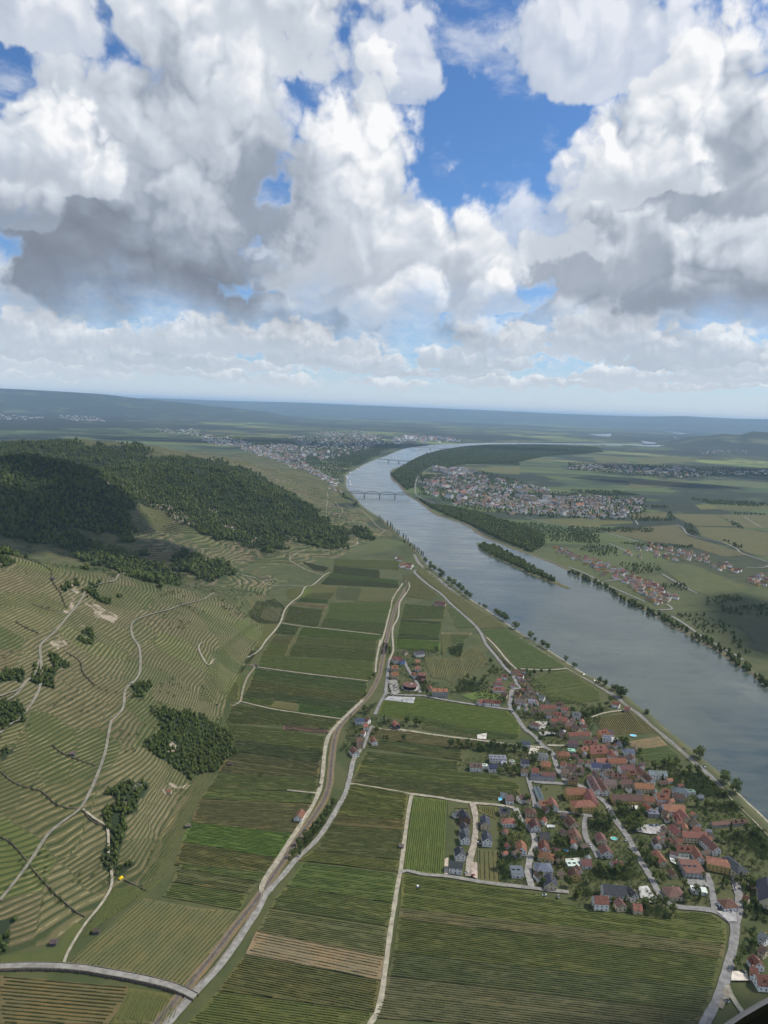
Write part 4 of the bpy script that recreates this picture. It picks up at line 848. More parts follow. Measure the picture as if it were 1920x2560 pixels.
def scatter_tree(kit):
    g=bpy.data.node_groups.new('scatter','GeometryNodeTree');g.interface.new_socket('Geometry',in_out='INPUT',socket_type='NodeSocketGeometry');g.interface.new_socket('Geometry',in_out='OUTPUT',socket_type='NodeSocketGeometry')
    n=g.nodes.new;l=g.links.new;gi=n('NodeGroupInput');go=n('NodeGroupOutput');ip=n('GeometryNodeInstanceOnPoints');ci=n('GeometryNodeCollectionInfo')
    ci.inputs['Collection'].default_value=kit;ci.inputs['Separate Children'].default_value=True;ci.inputs['Reset Children'].default_value=True
    at_=n('GeometryNodeInputNamedAttribute');at_.data_type='FLOAT';at_.inputs[0].default_value='sc'
    rv=n('FunctionNodeRandomValue');rv.data_type='FLOAT_VECTOR';rv.inputs[0].default_value=(0,0,0);rv.inputs[1].default_value=(.12,.12,6.28)
    ri=n('FunctionNodeRandomValue');ri.data_type='INT';ri.inputs[4].default_value=0;ri.inputs[5].default_value=50
    cv=n('ShaderNodeCombineXYZ');[l(at_.outputs[0],cv.inputs[i]) for i in range(3)]
    l(gi.outputs[0],ip.inputs['Points']);l(ci.outputs[0],ip.inputs['Instance']);ip.inputs['Pick Instance'].default_value=True
    l(ri.outputs[2],ip.inputs['Instance Index']);l(rv.outputs[0],ip.inputs['Rotation']);l(cv.outputs[0],ip.inputs['Scale']);l(ip.outputs[0],go.inputs[0]);return g
NGT=scatter_tree(KIT);NGS=scatter_tree(SKIT)
def scatter(name,pts,sc,ng,label):
    me=bpy.data.meshes.new(name);me.vertices.add(len(pts));me.vertices.foreach_set('co',np.ascontiguousarray(pts,np.float32).ravel());me.attributes.new('sc','FLOAT','POINT').data.foreach_set('value',np.asarray(sc,np.float32))
    o=obj(name,me,kind='stuff',label=label);m=o.modifiers.new('scatter','NODES');m.node_group=ng;return o
# hill woods: jittered grid, kept where the woods grow
sp=7.6;gx,gy=np.meshgrid(np.arange(-2600,0,sp),np.arange(430,4400,sp),indexing='ij');gx=gx.ravel()+_rs.uniform(-3.4,3.4,gx.size);gy=gy.ravel()+_rs.uniform(-3,3,gy.size)
az_=np.degrees(np.arctan2(gx,gy));k=(az_>-33)&inpoly(gx,gy,HILLPOLY);gx,gy=gx[k],gy[k];gh=hz(gx,gy);u,w_=fray(*proj(gx,gy,gh),gx,gy)
k=np.zeros(len(gx),bool)
for p in FOREST: k|=inpoly(u,w_,p)
rk=np.zeros(len(gx),bool)
for p in ROCK: rk|=inpoly(u,w_,p)
D_=np.hypot(gx,gy);k&=(D_>1250)
k&=~(rk&(_rs.rand(len(gx))<.45))&(_rs.rand(len(gx))<np.where(D_>2900,.5,np.where(D_<1400,.95,.9)))
k&=~((gy>1850)&(w_>1425)&(u<520))
gx,gy,gh,D_=gx[k],gy[k],gh[k],D_[k];sc=np.where(D_>2900,1.15,1.1)*_rs.choice([.55,.8,1.,1.25,1.7],len(gx),p=[.2,.25,.25,.2,.1])*(1+.7*vnoise(gx,gy,40))
sp=3.5;nx,ny=np.meshgrid(np.arange(-700,-150,sp),np.arange(430,1250,sp),indexing='ij');nx=nx.ravel()+_rs.uniform(-1.7,1.7,nx.size);ny=ny.ravel()+_rs.uniform(-1.7,1.7,ny.size);nh=hz(nx,ny);u,w_=fray(*proj(nx,ny,nh),nx,ny);q=np.zeros(len(nx),bool)
for p in FOREST: q|=inpoly(u,w_,p)
rk=np.zeros(len(nx),bool)
for p in ROCK: rk|=inpoly(u,w_,p)
q&=~(rk&(_rs.rand(len(nx))<.7))&(np.hypot(nx,ny)<=1250)&(_rs.rand(len(nx))<.9)&(vnoise(nx,ny,13)>-.36);nx,ny,nh=nx[q],ny[q],nh[q]
gx=np.r_[gx,nx];gy=np.r_[gy,ny];gh=np.r_[gh,nh];sc=np.r_[sc,_rs.uniform(.32,.8,len(nx))]
scatter('hill_woods',np.c_[gx,gy,gh-.8],sc,NGT,'dense dark green woods covering the hills above the terraces')
print('hill woods',len(gx))
# loose bushes over the terraces
n=5200;bx=_rs.uniform(-690,-190,n);by_=_rs.uniform(470,1700,n);bh=hz(bx,by_);u,w_=proj(bx,by_,bh);cl=vnoise(bx,by_,60)+vnoise(bx,by_,22)*.6
k=(bh>3)&(cl>.24);scatter('terrace_bushes',np.c_[bx,by_,bh-.4][k],_rs.uniform(.35,.9,k.sum()),NGS,'scattered green bushes on the vineyard terraces')
n=9000;bx=_rs.uniform(-950,-40,n);by_=_rs.uniform(1250,3500,n);bh=hz(bx,by_);u,w_=fray(*proj(bx,by_,bh),bx,by_);cl=vnoise(bx,by_,90)+vnoise(bx,by_,30)*.7;k=(bh>1.5)&(cl>.17)&(w_<1560)
for p in FOREST: k&=~inpoly(u,w_,p)
scatter('slope_bushes',np.c_[bx,by_,bh-.6][k],_rs.uniform(.5,1.5,k.sum()),NGS,'loose bushes and hedges on the slopes below the wooded ridge');print('slope',k.sum())
def patch(name,specs,sp,scale,label,ng=NGT,keep=.9,zoff=-.6):
    out=[]
    for s in specs:
        w=np.array([flat(p) for p in (pl(s) if isinstance(s,str) else s)]);x0,y0=w.min(0);x1,y1=w.max(0);X,Y=np.meshgrid(np.arange(x0,x1,sp),np.arange(y0,y1,sp));X=X.ravel()+_rs.uniform(-.5,.5,X.size)*sp;Y=Y.ravel()+_rs.uniform(-.5,.5,Y.size)*sp
        k=inpoly(X,Y,[tuple(q) for q in w])&(_rs.rand(len(X))<keep);out.append(np.c_[X[k],Y[k],np.full(k.sum(),zoff)])
    p=np.vstack(out);print(name,len(p));return scatter(name,p,scale*_rs.uniform(.6,1.3,len(p)),ng,label)
patch('riverside_woods',['J 130,375 250,445 470,470 640,500 800,560 1000,620 1200,700 1190,780 1090,835 800,715 650,635 400,530 240,455'],8.5,1.35,'belt of green riverside woods opposite the terraced hills')
patch('floodplain_woods',['L 587,490 720,400 880,322 1050,280 1400,245 1800,242 2300,262 2350,300 1900,330 1659,380 1200,400 1000,440 940,400 850,470 800,520 775,600 720,615 650,555'],15,1.9,'wooded floodplain beyond the steel bridges',keep=.72)
patch('island_woods',['J 650,785 700,822 770,868 860,905 960,950 1060,1000 1170,1042 1270,1080 1300,1085 1270,1055 1180,1010 1090,950 1000,895 900,845 810,795 700,765'],6.5,1.05,'leafy woods covering the narrow river island',zoff=.8)
patch('orchard_trees',['J 860,585 1150,590 1420,640 1659,690 1659,760 1250,740 1000,640','K 150,100 400,130 420,200 250,200 100,150','K 430,260 700,250 800,330 560,350 450,320','K 1100,560 1400,520 1480,560 1300,600 1150,600','K 1250,620 1659,600 1659,700 1300,680','K 900,680 1150,690 1350,790 1400,850 1100,830','I 0,950 250,960 710,965 700,1000 300,1000 0,1040','K 760,440 960,430 1000,490 800,480','I 40,1020 220,1010 230,1080 60,1070','I 400,1080 1060,1110 1000,1130 600,1120'],9.5,.72,'loose orchard and garden trees on the opposite bank',keep=.6)
patch('bank_trees',['K 0,345 120,395 300,470 420,545 480,590 470,565 420,525 300,445 120,370 0,320','K 470,590 620,655 640,640 490,560','K 650,700 740,710 860,790 980,850 1000,820 880,740 760,680 660,640','K 980,860 1100,930 1260,1000 1350,1090 1480,1160 1580,1240 1659,1300 1659,1250 1590,1190 1500,1110 1400,1030 1350,1000 1250,950 1100,860'],8,1.15,'trees lining the far bank of the river',keep=.65)
patch('hedgerows',['I 560,880 880,880 860,905 560,905','I 820,830 850,830 890,890 850,890','I 960,935 1020,935 1080,1030 1010,1020','I 1270,1060 1370,1080 1460,1130 1400,1130','I 1300,890 1420,930 1460,975 1390,950','I 1000,720 1659,760 1659,790 1200,770','I 0,650 400,655 600,690 300,700','I 680,780 830,780 820,800 700,800','I 1370,840 1659,850 1659,858 1380,850','K 1310,900 1400,880 1540,1010 1659,1040 1659,1060 1450,1000','J 160,190 400,190 420,240 170,230','J 800,60 990,80 990,110 700,100 300,100 300,80'],15,1.1,'dark hedgerows and copses on the plain across the river',keep=.8)
patch('town_trees',['T 120,150 700,260 1100,520 1200,560 1280,660 1330,660 1330,500 1659,300 1850,250 1500,150 900,190','J 150,250 300,190 640,150 1000,240 1200,330 1659,360 1659,560 1040,540 500,470 300,380 160,350','T 1340,440 1540,370 1659,330 1659,270 1500,280 1300,330','I 0,690 650,720 650,860 530,900 0,880','I 0,420 1660,470 1660,530 800,550 0,480'],21,1.15,'trees scattered between the distant town houses',keep=.62)
#=====HOUSES
RC={'r':(.205,.080,.052),'o':(.27,.112,.064),'b':(.118,.076,.058),'R':(.145,.070,.053),'d':(.045,.048,.058),'g':(.16,.165,.175),'u':(.11,.13,.17),'s':(.035,.045,.085),'w':(.5,.5,.48),'G':(.22,.36,.27),'B':(.13,.095,.075)}
RN={'r':'red','o':'orange','b':'brown','R':'brick red','d':'charcoal','g':'grey','u':'blue-grey','s':'solar-panelled','w':'white','G':'pale green','B':'dark brown'}
WC={'w':(.78,.76,.72),'c':(.56,.48,.33),'y':(.55,.40,.15),'b':(.20,.12,.08),'k':(.10,.10,.11),'l':(.20,.30,.50),'p':(.55,.38,.32),'g':(.40,.39,.37)}
WN={'w':'white','c':'cream','y':'yellow','b':'brick-brown','k':'dark','l':'blue','p':'pink','g':'grey'}
vs=[];fs=[];boxm(vs,fs,-.5,.5,-.06,.06,0,1.35);WIN=mesh('window',vs,fs);WIN.materials.append(M_GLASS)
vs=[];fs=[];boxm(vs,fs,-.65,.65,-.05,.05,-.12,0);SILL=mesh('sill',vs,fs);SILL.materials.append(M_PAINT)
vs=[];fs=[];boxm(vs,fs,-.55,.55,-.07,.07,0,2.1);DOOR=mesh('door',vs,fs);DOOR.materials.append(M_BARK)
vs=[];fs=[];boxm(vs,fs,-.35,.35,-.35,.35,0,1.9);boxm(vs,fs,-.45,.45,-.45,.45,1.9,2.05);CHIM=mesh('chimney',vs,fs);CHIM.materials.append(M_PAINT)
vs=[(-.9,-1.3,0),(.9,-1.3,0),(.9,1.2,0),(-.9,1.2,0),(-.9,-1.3,1.1),(.9,-1.3,1.1),(0,-1.4,1.9),(0,1.2,1.9)];fs=[(0,1,5,6,4),(0,4,6,7,3),(1,2,7,6,5)];DORM=mesh('dormer',vs,fs);DORM.materials.append(M_ROOF)
HOUSES=[]
def house(p1,p2,wid,rc,wc,typ,eave,where,name='house',z0=None,detail=True,loc=None):
    rise=0.25 if typ=='f' else wid*.5*(.78 if typ=='g' else .62)
    if loc is None:
        zr=eave+rise;a=np.array(flat(p1,zr+.3));b=np.array(flat(p2,zr+.3))
    else: a,b=np.array(loc[0]),np.array(loc[1])
    c=(a+b)/2;d=b-a;L_=float(np.hypot(*d));rz=math.atan2(d[1],d[0])
    if typ=='h': L_+=wid*.55
    L_=max(L_,4.);hl=L_/2;hw=wid/2
    e=obj(name,None,loc=(c[0],c[1],.3 if z0 is None else z0),rz=rz)
    # walls, with gable ends
    z_=-.8
    vs=[(-hl,-hw,z_),(hl,-hw,z_),(hl,hw,z_),(-hl,hw,z_),(-hl,-hw,eave),(hl,-hw,eave),(hl,hw,eave),(-hl,hw,eave)];fs=[(0,1,5,4),(2,3,7,6)]
    if typ=='g': vs+=[(-hl,0,eave+rise),(hl,0,eave+rise)];fs+=[(1,2,6,9,5),(3,0,4,8,7)]
    else: fs+=[(1,2,6,5),(3,0,4,7)]
    jw=_rs.uniform(.85,1.08);jr=_rs.uniform(.62,1.2)*np.array((1,_rs.uniform(.95,1.2),_rs.uniform(.95,1.3)))
    obj('wall',mesh('wall',vs,fs),M_PAINT,parent=e,color=tuple(np.array(WC[wc])*jw))
    o=.45;t=.22;k=rise/hw
    if typ=='g':
        A=[(-hw-o,eave-o*k),(0,eave+rise),(hw+o,eave-o*k)];B=[(y,z+t) for y,z in A];vs=[];fs=[]
        for x in(-hl-o,hl+o): vs+=[(x,y,z) for y,z in A]+[(x,y,z) for y,z in B]
        fs=[(3,4,10,9)[::-1],(4,5,11,10)[::-1],(0,1,7,6),(1,2,8,7),(0,6,9,3)[::-1],(2,5,11,8)[::-1],(0,3,4,1),(1,4,5,2),(6,7,10,9),(7,8,11,10)]
    elif typ=='h':
        rl=max(.3,hl-hw*.95);vs=[(-hl-o,-hw-o,eave),(hl+o,-hw-o,eave),(hl+o,hw+o,eave),(-hl-o,hw+o,eave),(-rl,0,eave+rise),(rl,0,eave+rise)];fs=[(0,1,5,4),(1,2,5),(2,3,4,5),(3,0,4),(3,2,1,0)]
    else: vs=[];fs=[];boxm(vs,fs,-hl-.2,hl+.2,-hw-.2,hw+.2,eave,eave+.35)
    ro=obj('roof',mesh('roof',vs,fs),M_ROOF if rc not in 'swgdu' or typ!='f' else M_PAINT,parent=e,color=tuple(np.array(RC[rc])*jr))
    if detail:
        if typ!='f':
            obj('chimney',CHIM,parent=ro,loc=(_rs.uniform(-.5,.5)*hl,hw*.25,eave+rise*.6),color=(.45,.3,.22))
            if L_>9 and typ=='g' and _rs.rand()<.55 and rc not in 's':
                for s in(-1,1):
                    q=obj('dormer',DORM,parent=ro,loc=(hl*_rs.uniform(.1,.5)*s,-hw*.45,eave+rise*.42),color=tuple(np.array(RC[rc])*jr))
        else:
            for i in range(max(1,int(L_/5))): 
                vs=[];fs=[];boxm(vs,fs,-1.6,1.6,-1.,1.,0,.35);obj('roof_light',mesh('roof_light',vs,fs),M_GLASS,parent=ro,loc=(-hl+2.5+i*5 if L_>6 else 0,0,eave+.34))
        nst=1 if eave<4.2 else 2
        for s in(-1,1):
            n=max(1,int((L_-1.5)/3.2))
            for st in range(nst):
                for i in range(n):
                    x=-hl+(i+.5)*L_/n
                    if s<0 and st==0 and i==n//2: obj('door',DOOR,parent=e,loc=(x,-hw-.03,0));continue
                    if s>0 and st==1 and L_>14 : continue
                    w=obj('window',WIN,parent=e,loc=(x,s*(hw+.03),1.0+2.8*st));
                    if s<0 and st==0: obj('sill',SILL,parent=w,loc=(0,-.08,0),color=(.6,.58,.54))
            m=max(1,int((wid-2)/3.2))
            for st in range(nst):
                for i in range(m):
                    y=-hw+(i+.5)*wid/m;obj('window',WIN,parent=e,loc=(s*(hl+.03),y,1.0+2.8*st),rz=math.pi/2)
            if typ=='g' and wid>8: obj('window',WIN,parent=e,loc=(s*(hl+.03),0,eave+.5),rz=math.pi/2)
    e['category']='house'
    HOUSES.append((e,typ,rc,wc,where,proj(c[0],c[1],0.),L_));return e
HS='''C|new housing area
522,243,550,300,10,d,b,g,5.5;450,270,515,240,6,d,w,g,3;527,345,545,388,9,d,w,g,5.5;528,412,547,467,9.5,d,w,g,5.5;490,545,505,600,10,d,w,g,5.5;410,668,520,682,10,d,w,g,6;705,285,712,347,10,d,c,g,5.5;715,420,728,482,10,d,w,g,5.5
880,122,940,126,11,B,w,g,4.5;985,128,1025,118,9,b,w,g,4;830,225,905,226,10,d,c,g,4;865,318,935,318,10,o,w,h,4;1065,233,1105,236,11,R,c,h,5.5;1040,322,1080,317,8,o,w,g,3;1112,315,1132,372,11,R,w,g,4.5
1160,430,1240,440,11,d,c,g,4;1003,495,1012,560,11,o,w,g,4.5;1190,492,1202,552,11,r,w,g,4.5;1175,592,1255,610,11,o,c,h,3.5;1150,692,1230,694,13,u,w,h,5.5;920,742,1020,746,13,g,w,f,4;1240,770,1258,842,12,d,c,g,4
1440,722,1456,772,12,R,y,g,4;1500,652,1585,656,10,R,w,g,3.5;1440,392,1468,462,12,R,c,g,4;1400,292,1450,350,12,R,c,g,4;1150,178,1232,162,9,r,w,g,3;1255,142,1280,202,11,r,w,g,4.5;1130,52,1172,150,6,u,w,f,3.2;1385,690,1480,690,9,w,w,f,3
C|village core
1375,66,1530,61,13,r,y,g,7;1552,62,1600,160,13,r,y,h,7;1455,172,1585,166,14,r,y,h,7
D|lower village
265,97,290,152,10,R,c,g,4;300,192,330,252,12,R,w,g,4;360,337,450,337,10,R,w,g,4;290,532,480,547,14,d,w,g,6.5;500,547,560,602,9,d,w,g,5.5;215,627,330,632,11,r,w,g,7;420,642,455,692,9,R,c,g,4.5;540,692,610,697,9,o,c,g,4.5;730,242,800,332,9,o,c,g,4
850,402,890,442,6,R,c,g,3;945,378,1110,388,22,R,g,f,6;845,562,920,562,14,R,c,h,4;1020,562,1150,582,8,w,w,f,2.6;1300,667,1365,662,12,R,w,h,3.5;1185,302,1325,332,13,o,y,h,7;1315,292,1435,385,14,d,c,h,7;728,142,750,187,8,b,w,g,4;790,147,862,152,8,R,w,g,4
890,202,1035,212,11,r,c,g,5;1045,212,1098,300,9,r,w,g,5;860,32,930,92,10,r,c,g,6;945,92,1145,97,10,r,c,g,6;1130,122,1240,222,10,R,w,g,6;1460,622,1500,642,8,r,w,g,3;1520,472,1560,502,9,d,c,g,4;1645,472,1672,640,16,d,c,g,8;1180,205,1230,230,7,o,c,g,4;890,262,1000,275,6,G,w,f,3
D|lane below the village
1600,922,1659,962,10,g,w,g,4.5;1600,1032,1650,1062,10,b,c,g,4.5;1540,1112,1588,1182,10,r,w,g,4;1515,1212,1575,1232,10,r,w,g,4;1560,1282,1690,1292,12,r,w,g,4.5
B|village core
2,267,178,263,9,o,c,g,5;248,252,328,247,10,r,y,g,5;290,300,360,310,11,g,w,f,6;130,332,238,337,9,r,c,g,4.5;105,398,155,378,9,r,y,g,5;182,377,308,372,10,r,c,g,5;182,412,328,402,10,r,y,g,5.5;345,402,370,442,10,r,w,h,5.5;2,412,60,416,8,G,g,f,4;475,402,535,406,10,u,w,h,5;430,452,488,480,8,b,g,g,4;518,442,545,482,8,b,w,g,4
232,482,330,482,9,o,w,g,4;335,482,478,482,11,o,c,g,5;192,522,268,522,9,s,w,g,5;282,532,352,532,9,s,w,g,4;430,542,548,532,11,R,w,g,5;500,582,562,577,9,R,y,g,5.5;582,547,640,600,10,R,w,g,5;642,602,700,652,10,R,w,g,5;672,582,818,592,10,g,w,g,6
290,592,368,572,10,b,w,g,5;352,607,488,612,8,R,c,g,4;192,622,255,735,10,b,w,g,5;252,632,325,738,9,R,w,g,5;292,652,400,662,12,B,c,g,5;440,662,528,657,9,R,c,g,5;552,687,708,692,11,o,c,g,5;362,780,618,786,12,R,y,g,5;632,792,718,802,10,r,c,g,5;732,772,828,772,12,o,w,g,5
782,732,848,742,9,r,w,g,4;892,722,978,732,11,u,w,h,5;872,772,958,782,9,b,g,g,4;792,862,958,872,13,o,w,g,6;932,902,988,962,11,r,c,g,6;642,852,688,892,8,r,w,g,4;662,925,752,932,8,g,g,f,3.5;905,982,958,992,9,r,w,g,5;1192,1012,1330,1000,6,R,g,g,2.8;1335,999,1480,987,6,R,g,g,2.8;1075,787,1120,787,6,g,g,g,3;1000,752,1052,752,6,G,w,f,3;2,622,82,632,11,b,y,g,5;40,552,130,558,11,b,c,g,5;0,540,45,575,8,b,c,g,5;785,905,835,925,8,b,c,g,5;900,935,930,985,8,r,c,g,6;1040,980,1080,1020,9,B,w,g,4
372,7,430,22,9,r,w,g,4.5;472,52,512,57,8,r,p,g,4.5
A|upper village road
932,252,990,247,9,R,c,g,4.5;977,277,1025,287,8,r,w,g,4.5;1012,322,1050,342,8,B,y,g,4.5;847,287,890,287,8,r,w,g,4.5;802,317,840,317,8,r,w,g,4;782,347,850,352,9,R,w,g,4.5;772,392,868,392,9,r,w,g,5;845,432,890,442,9,b,c,g,4.5;650,497,690,492,9,r,w,g,4;702,492,752,494,9,r,w,g,5.5;765,497,830,502,9,r,w,g,5
952,422,1000,432,10,b,y,g,5;1052,387,1100,392,9,b,w,g,5;1065,432,1112,432,10,b,c,g,5;1012,452,1050,472,9,b,c,g,5;952,482,1020,487,10,B,w,g,5;1062,497,1120,502,9,g,w,f,4;958,522,985,537,7,r,w,g,4;1162,452,1200,462,9,g,w,g,4.5
1162,537,1288,537,10,r,c,g,5;1092,567,1155,572,9,B,c,g,5;1292,517,1360,522,10,b,w,g,5;1342,552,1400,557,9,r,w,g,5;1432,592,1500,602,11,g,w,g,5;1217,597,1260,602,8,b,w,g,4.5;1272,592,1340,602,9,r,c,g,5;1322,627,1398,652,10,o,c,g,5;1252,652,1300,652,8,r,c,g,4.5
1372,682,1440,682,10,b,y,g,5.5;1442,692,1498,722,10,b,c,g,5;1512,697,1550,702,8,r,w,g,4;1272,692,1340,742,8,b,g,g,4.5;1102,677,1150,690,10,R,w,h,5;1395,830,1480,840,9,b,g,g,4
A|gardens south of the core
1002,852,1080,857,10,s,w,f,4;1142,932,1208,937,11,g,w,h,5;1322,922,1388,927,11,r,y,h,5;742,967,880,972,10,g,w,f,5.5;1005,987,1070,992,9,d,w,g,5;582,1017,680,1022,10,B,w,g,4.5;737,1032,810,1032,9,s,w,g,4.5;1172,1002,1250,1012,11,o,y,g,4.5;1097,1057,1150,1062,10,r,w,g,5;1172,1092,1288,1097,9,R,w,g,4.5;1085,1122,1285,1132,8,d,g,f,4;1337,1002,1380,1012,9,r,w,g,5;1342,1067,1400,1072,10,b,c,g,5;1005,1067,1060,1072,8,b,w,g,4;685,1035,725,1037,6,w,w,f,3;920,992,942,1010,5,w,w,f,2.4;845,1010,880,1020,6,w,w,f,3
E|railway-side hotel hamlet
612,132,640,160,8,r,w,g,5;652,132,688,160,9,r,l,g,5.5;592,212,642,209,11,o,c,g,6;590,266,646,261,12,o,c,g,6;792,162,830,162,9,o,y,g,5;792,217,830,217,9,r,w,g,5;770,265,800,285,7,o,w,g,4;812,280,880,285,14,o,b,f,8;842,328,890,332,9,o,b,f,5;932,400,1060,405,9,o,g,g,9;792,97,858,87,10,d,w,g,5;700,82,720,92,8,b,c,g,4;910,375,920,400,6,o,c,g,4
382,642,410,652,8,r,w,g,4.5;362,692,400,692,9,o,w,g,4.5;347,747,375,752,8,o,w,g,4.5;302,812,350,807,9,R,p,g,4.5;270,882,300,920,9,R,w,g,4.5;292,667,370,662,11,s,w,f,4;617,667,645,697,9,o,k,g,4.5;437,802,457,832,8,o,w,g,4.5;305,850,335,850,8,b,c,g,4
Y|left of the railway
1010,902,978,955,9,r,w,g,4.5
G|riverside inn
162,197,215,192,11,r,w,g,5;222,187,272,197,11,r,w,g,5;140,150,180,150,9,R,w,g,4.5;120,130,135,135,7,g,w,g,4;215,215,260,220,9,r,w,g,4
G|farmstead in the upper vineyards
455,507,495,507,12,R,p,g,4.5;500,510,545,515,11,R,p,g,4.5'''
cur=None
for ln in HS.split('\n'):
    if '|' in ln: crop,where=ln.split('|');continue
    for it in ln.split(';'):
        a=it.split(',');x1,y1,x2,y2,w=map(float,a[:5]);house(px(crop,x1,y1),px(crop,x2,y2),w,a[5],a[6],a[7],float(a[8]),where)
# round pavilion of the hotel
def ring_mesh(name,r0,r1,z0,z1,n=28,cap=True):
    vs=[(r*math.cos(i*2*math.pi/n),r*math.sin(i*2*math.pi/n),z) for r,z in((r0,z0),(r1,z1)) for i in range(n)];fs=[(i,(i+1)%n,n+(i+1)%n,n+i) for i in range(n)]
    if cap: fs.append(tuple(range(n,2*n)))
    return mesh(name,vs,fs)
q=flat(px('E',745,400));e=obj('round_pavilion',None,loc=(q[0],q[1],.3),category='pavilion',label='round pavilion with brown disc roof beside the hotel rows')
obj('wall',ring_mesh('wall',11,11,-.5,5.5),M_GLASS,parent=e);obj('roof',ring_mesh('roof',12.3,11.8,5.5,6.4),M_ROOF,parent=e,color=RC['R']);obj('skylight',ring_mesh('skylight',1.6,1.3,6.4,7.),M_PAINT,parent=e,loc=(2.5,1.5,0),color=(.6,.6,.6));obj('terrace',ring_mesh('terrace',14,14,-.4,.3),M_ROAD,parent=e,color=(.45,.43,.4))
# hillside and field huts
for s,t in(('Y 420,540','at the foot of the wooded gully'),('Y 70,1052','on the terrace edge above the bright green field'),('Z 800,600','in the slanting vine rows'),('X 1405,770','with orange roof on the terraces'),('X 600,455','on the brown terraces beside the hill road'),('V 985,610','alone in the olive strip above the cross path'),('V 630,1045','at the corner of the vineyard paths'),('C 10,560','in the green vineyards beside the long track'),('Z 445,695','at the foot of the terraces above the meadow'),('U 435,330','on the dry gully of the upper terraces')):
    p=pl(s)[0];x,y,z=at(p);a=_rs.uniform(-.5,.5);h=house(None,None,4.2,'o' if 'orange' in t else 'B','k' if 'orange' not in t else 'c','g',2.4,'hut',name='vineyard_hut',z0=z-.1,detail=False,loc=((x-2.3,y-a),(x+2.3,y+a)))
    HOUSES.pop();h['category']='hut';h['label']='small dark vineyard hut '+t if 'orange' not in t else 'small cream vineyard hut '+t;h['group']='vineyard huts'
# sheds and outbuildings packed between the village houses
HC0=[(float(x[0].location.x),float(x[0].location.y),x[6]) for x in HOUSES];SHED=[]
for spec,n,wh in(('A 930,240 1030,270 1110,400 1300,520 1560,690 1560,900 1300,880 1200,700 1000,560 930,450',26,'on the upper village road'),('B 0,260 330,260 560,420 700,600 960,740 960,860 700,880 340,760 120,640 0,600',30,'in the village core'),('B 620,840 960,860 1130,1050 1250,1220 D 1100,330 880,320 700,180 780,60',22,'in the lower village'),('C 830,110 1040,120 1300,200 1500,300 1590,640 1480,860 1150,880 900,820 830,520',20,'in the new housing area')):
    w=[flat(p) for p in pl(spec)];W_=np.array(w);c=t=0
    while c<n and t<3000:
        t+=1;x=_rs.uniform(W_[:,0].min(),W_[:,0].max());y=_rs.uniform(W_[:,1].min(),W_[:,1].max())
        if not inpoly(np.array([x]),np.array([y]),w)[0]: continue
        if any((x-a)**2+(y-b)**2<(4.+l*.42)**2 for a,b,l in HC0): continue
        if any(segdist(np.array([x]),np.array([y]),[tuple(q[:2]) for q in cc[::3]]+[tuple(cc[-1,:2])])[0]<wd/2+4 for cc,wd in RC_ALL if cc[:,1].min()<2000): continue
        L_=_rs.uniform(4.5,8.5);an=_rs.choice([.25,1.82,-.3,1.2])+_rs.uniform(-.15,.15);dx,dy=math.cos(an)*L_/2,math.sin(an)*L_/2;c+=1;HC0.append((x,y,L_))
        house(None,None,_rs.uniform(4.5,6.5),_rs.choice(list('rRbBRobg')),_rs.choice(list('wwcg')),'g',_rs.uniform(2.6,4.2),wh,name='outbuilding',detail=False,loc=((x-dx,y-dy),(x+dx,y+dy)));SHED.append(HOUSES.pop())
byl={}
for h in SHED: byl.setdefault((h[2],h[3],h[4]),[]).append(h)
for (rc,wc,wh),l in byl.items():
    l.sort(key=lambda h:float(h[5][0]))
    for i,h in enumerate(l): h[0]['category']='outbuilding';h[0]['label']=f"small {WN[wc]} outbuilding, {RN[rc]} roof, {wh}"+(f", {ordinal(i)} from left" if len(l)>1 else '');h[0]['group']='outbuildings '+wh
# opposite-bank villages
def cluster(spec,n,where,rows=None,size=(9,15)):
    w=[flat(p) for p in pl(spec)];W_=np.array(w);got=[];tries=0;base=_rs.uniform(0,3.14)
    ax_=W_[1]-W_[0];base=math.atan2(ax_[1],ax_[0])
    while len(got)<n and tries<n*60:
        tries+=1;x=_rs.uniform(W_[:,0].min(),W_[:,0].max());y=_rs.uniform(W_[:,1].min(),W_[:,1].max())
        if not inpoly(np.array([x]),np.array([y]),w)[0]: continue
        if any((x-a)**2+(y-b)**2<12.5**2 for a,b in got): continue
        got.append((x,y));L_=_rs.uniform(*size);an=base+_rs.choice([0,1.57])+_rs.uniform(-.2,.2)
        rc=_rs.choice(list('rRobBgrRR'));wc=_rs.choice(list('wwccygw'));dx,dy=math.cos(an)*L_/2,math.sin(an)*L_/2
        house(None,None,_rs.uniform(8,10.5),rc,wc,_rs.choice(['g','g','h']),_rs.uniform(4,6),where,detail=False,loc=((x-dx,y-dy),(x+dx,y+dy)))
cluster('K 0,130 60,200 250,230 380,290 500,350 400,390 300,380 200,300 100,250 0,210',46,'upper far-bank hamlet')
cluster('K 470,420 560,390 680,400 780,480 940,560 900,600 720,600 600,520',48,'lower far-bank hamlet')
cluster('K 420,200 560,140 700,90 880,140 1180,200 1180,260 1000,250 700,210 500,230',56,'street village across the river')
cluster('K 380,290 520,330 640,440 580,480 470,430 400,390',14,'middle far-bank hamlet')
cluster('K 1160,280 1280,260 1430,290 1440,350 1250,320',12,'group beyond the street village')
cluster('K 1450,400 1560,360 1659,360 1659,460 1500,430',14,'far-bank cluster at frame edge')
cluster('J 1260,775 1400,830 1420,850 1330,860 1270,810',7,'terrace row behind riverside trees')
byl={}
for h in HOUSES: byl.setdefault((h[1],h[2],h[3],h[4]),[]).append(h)
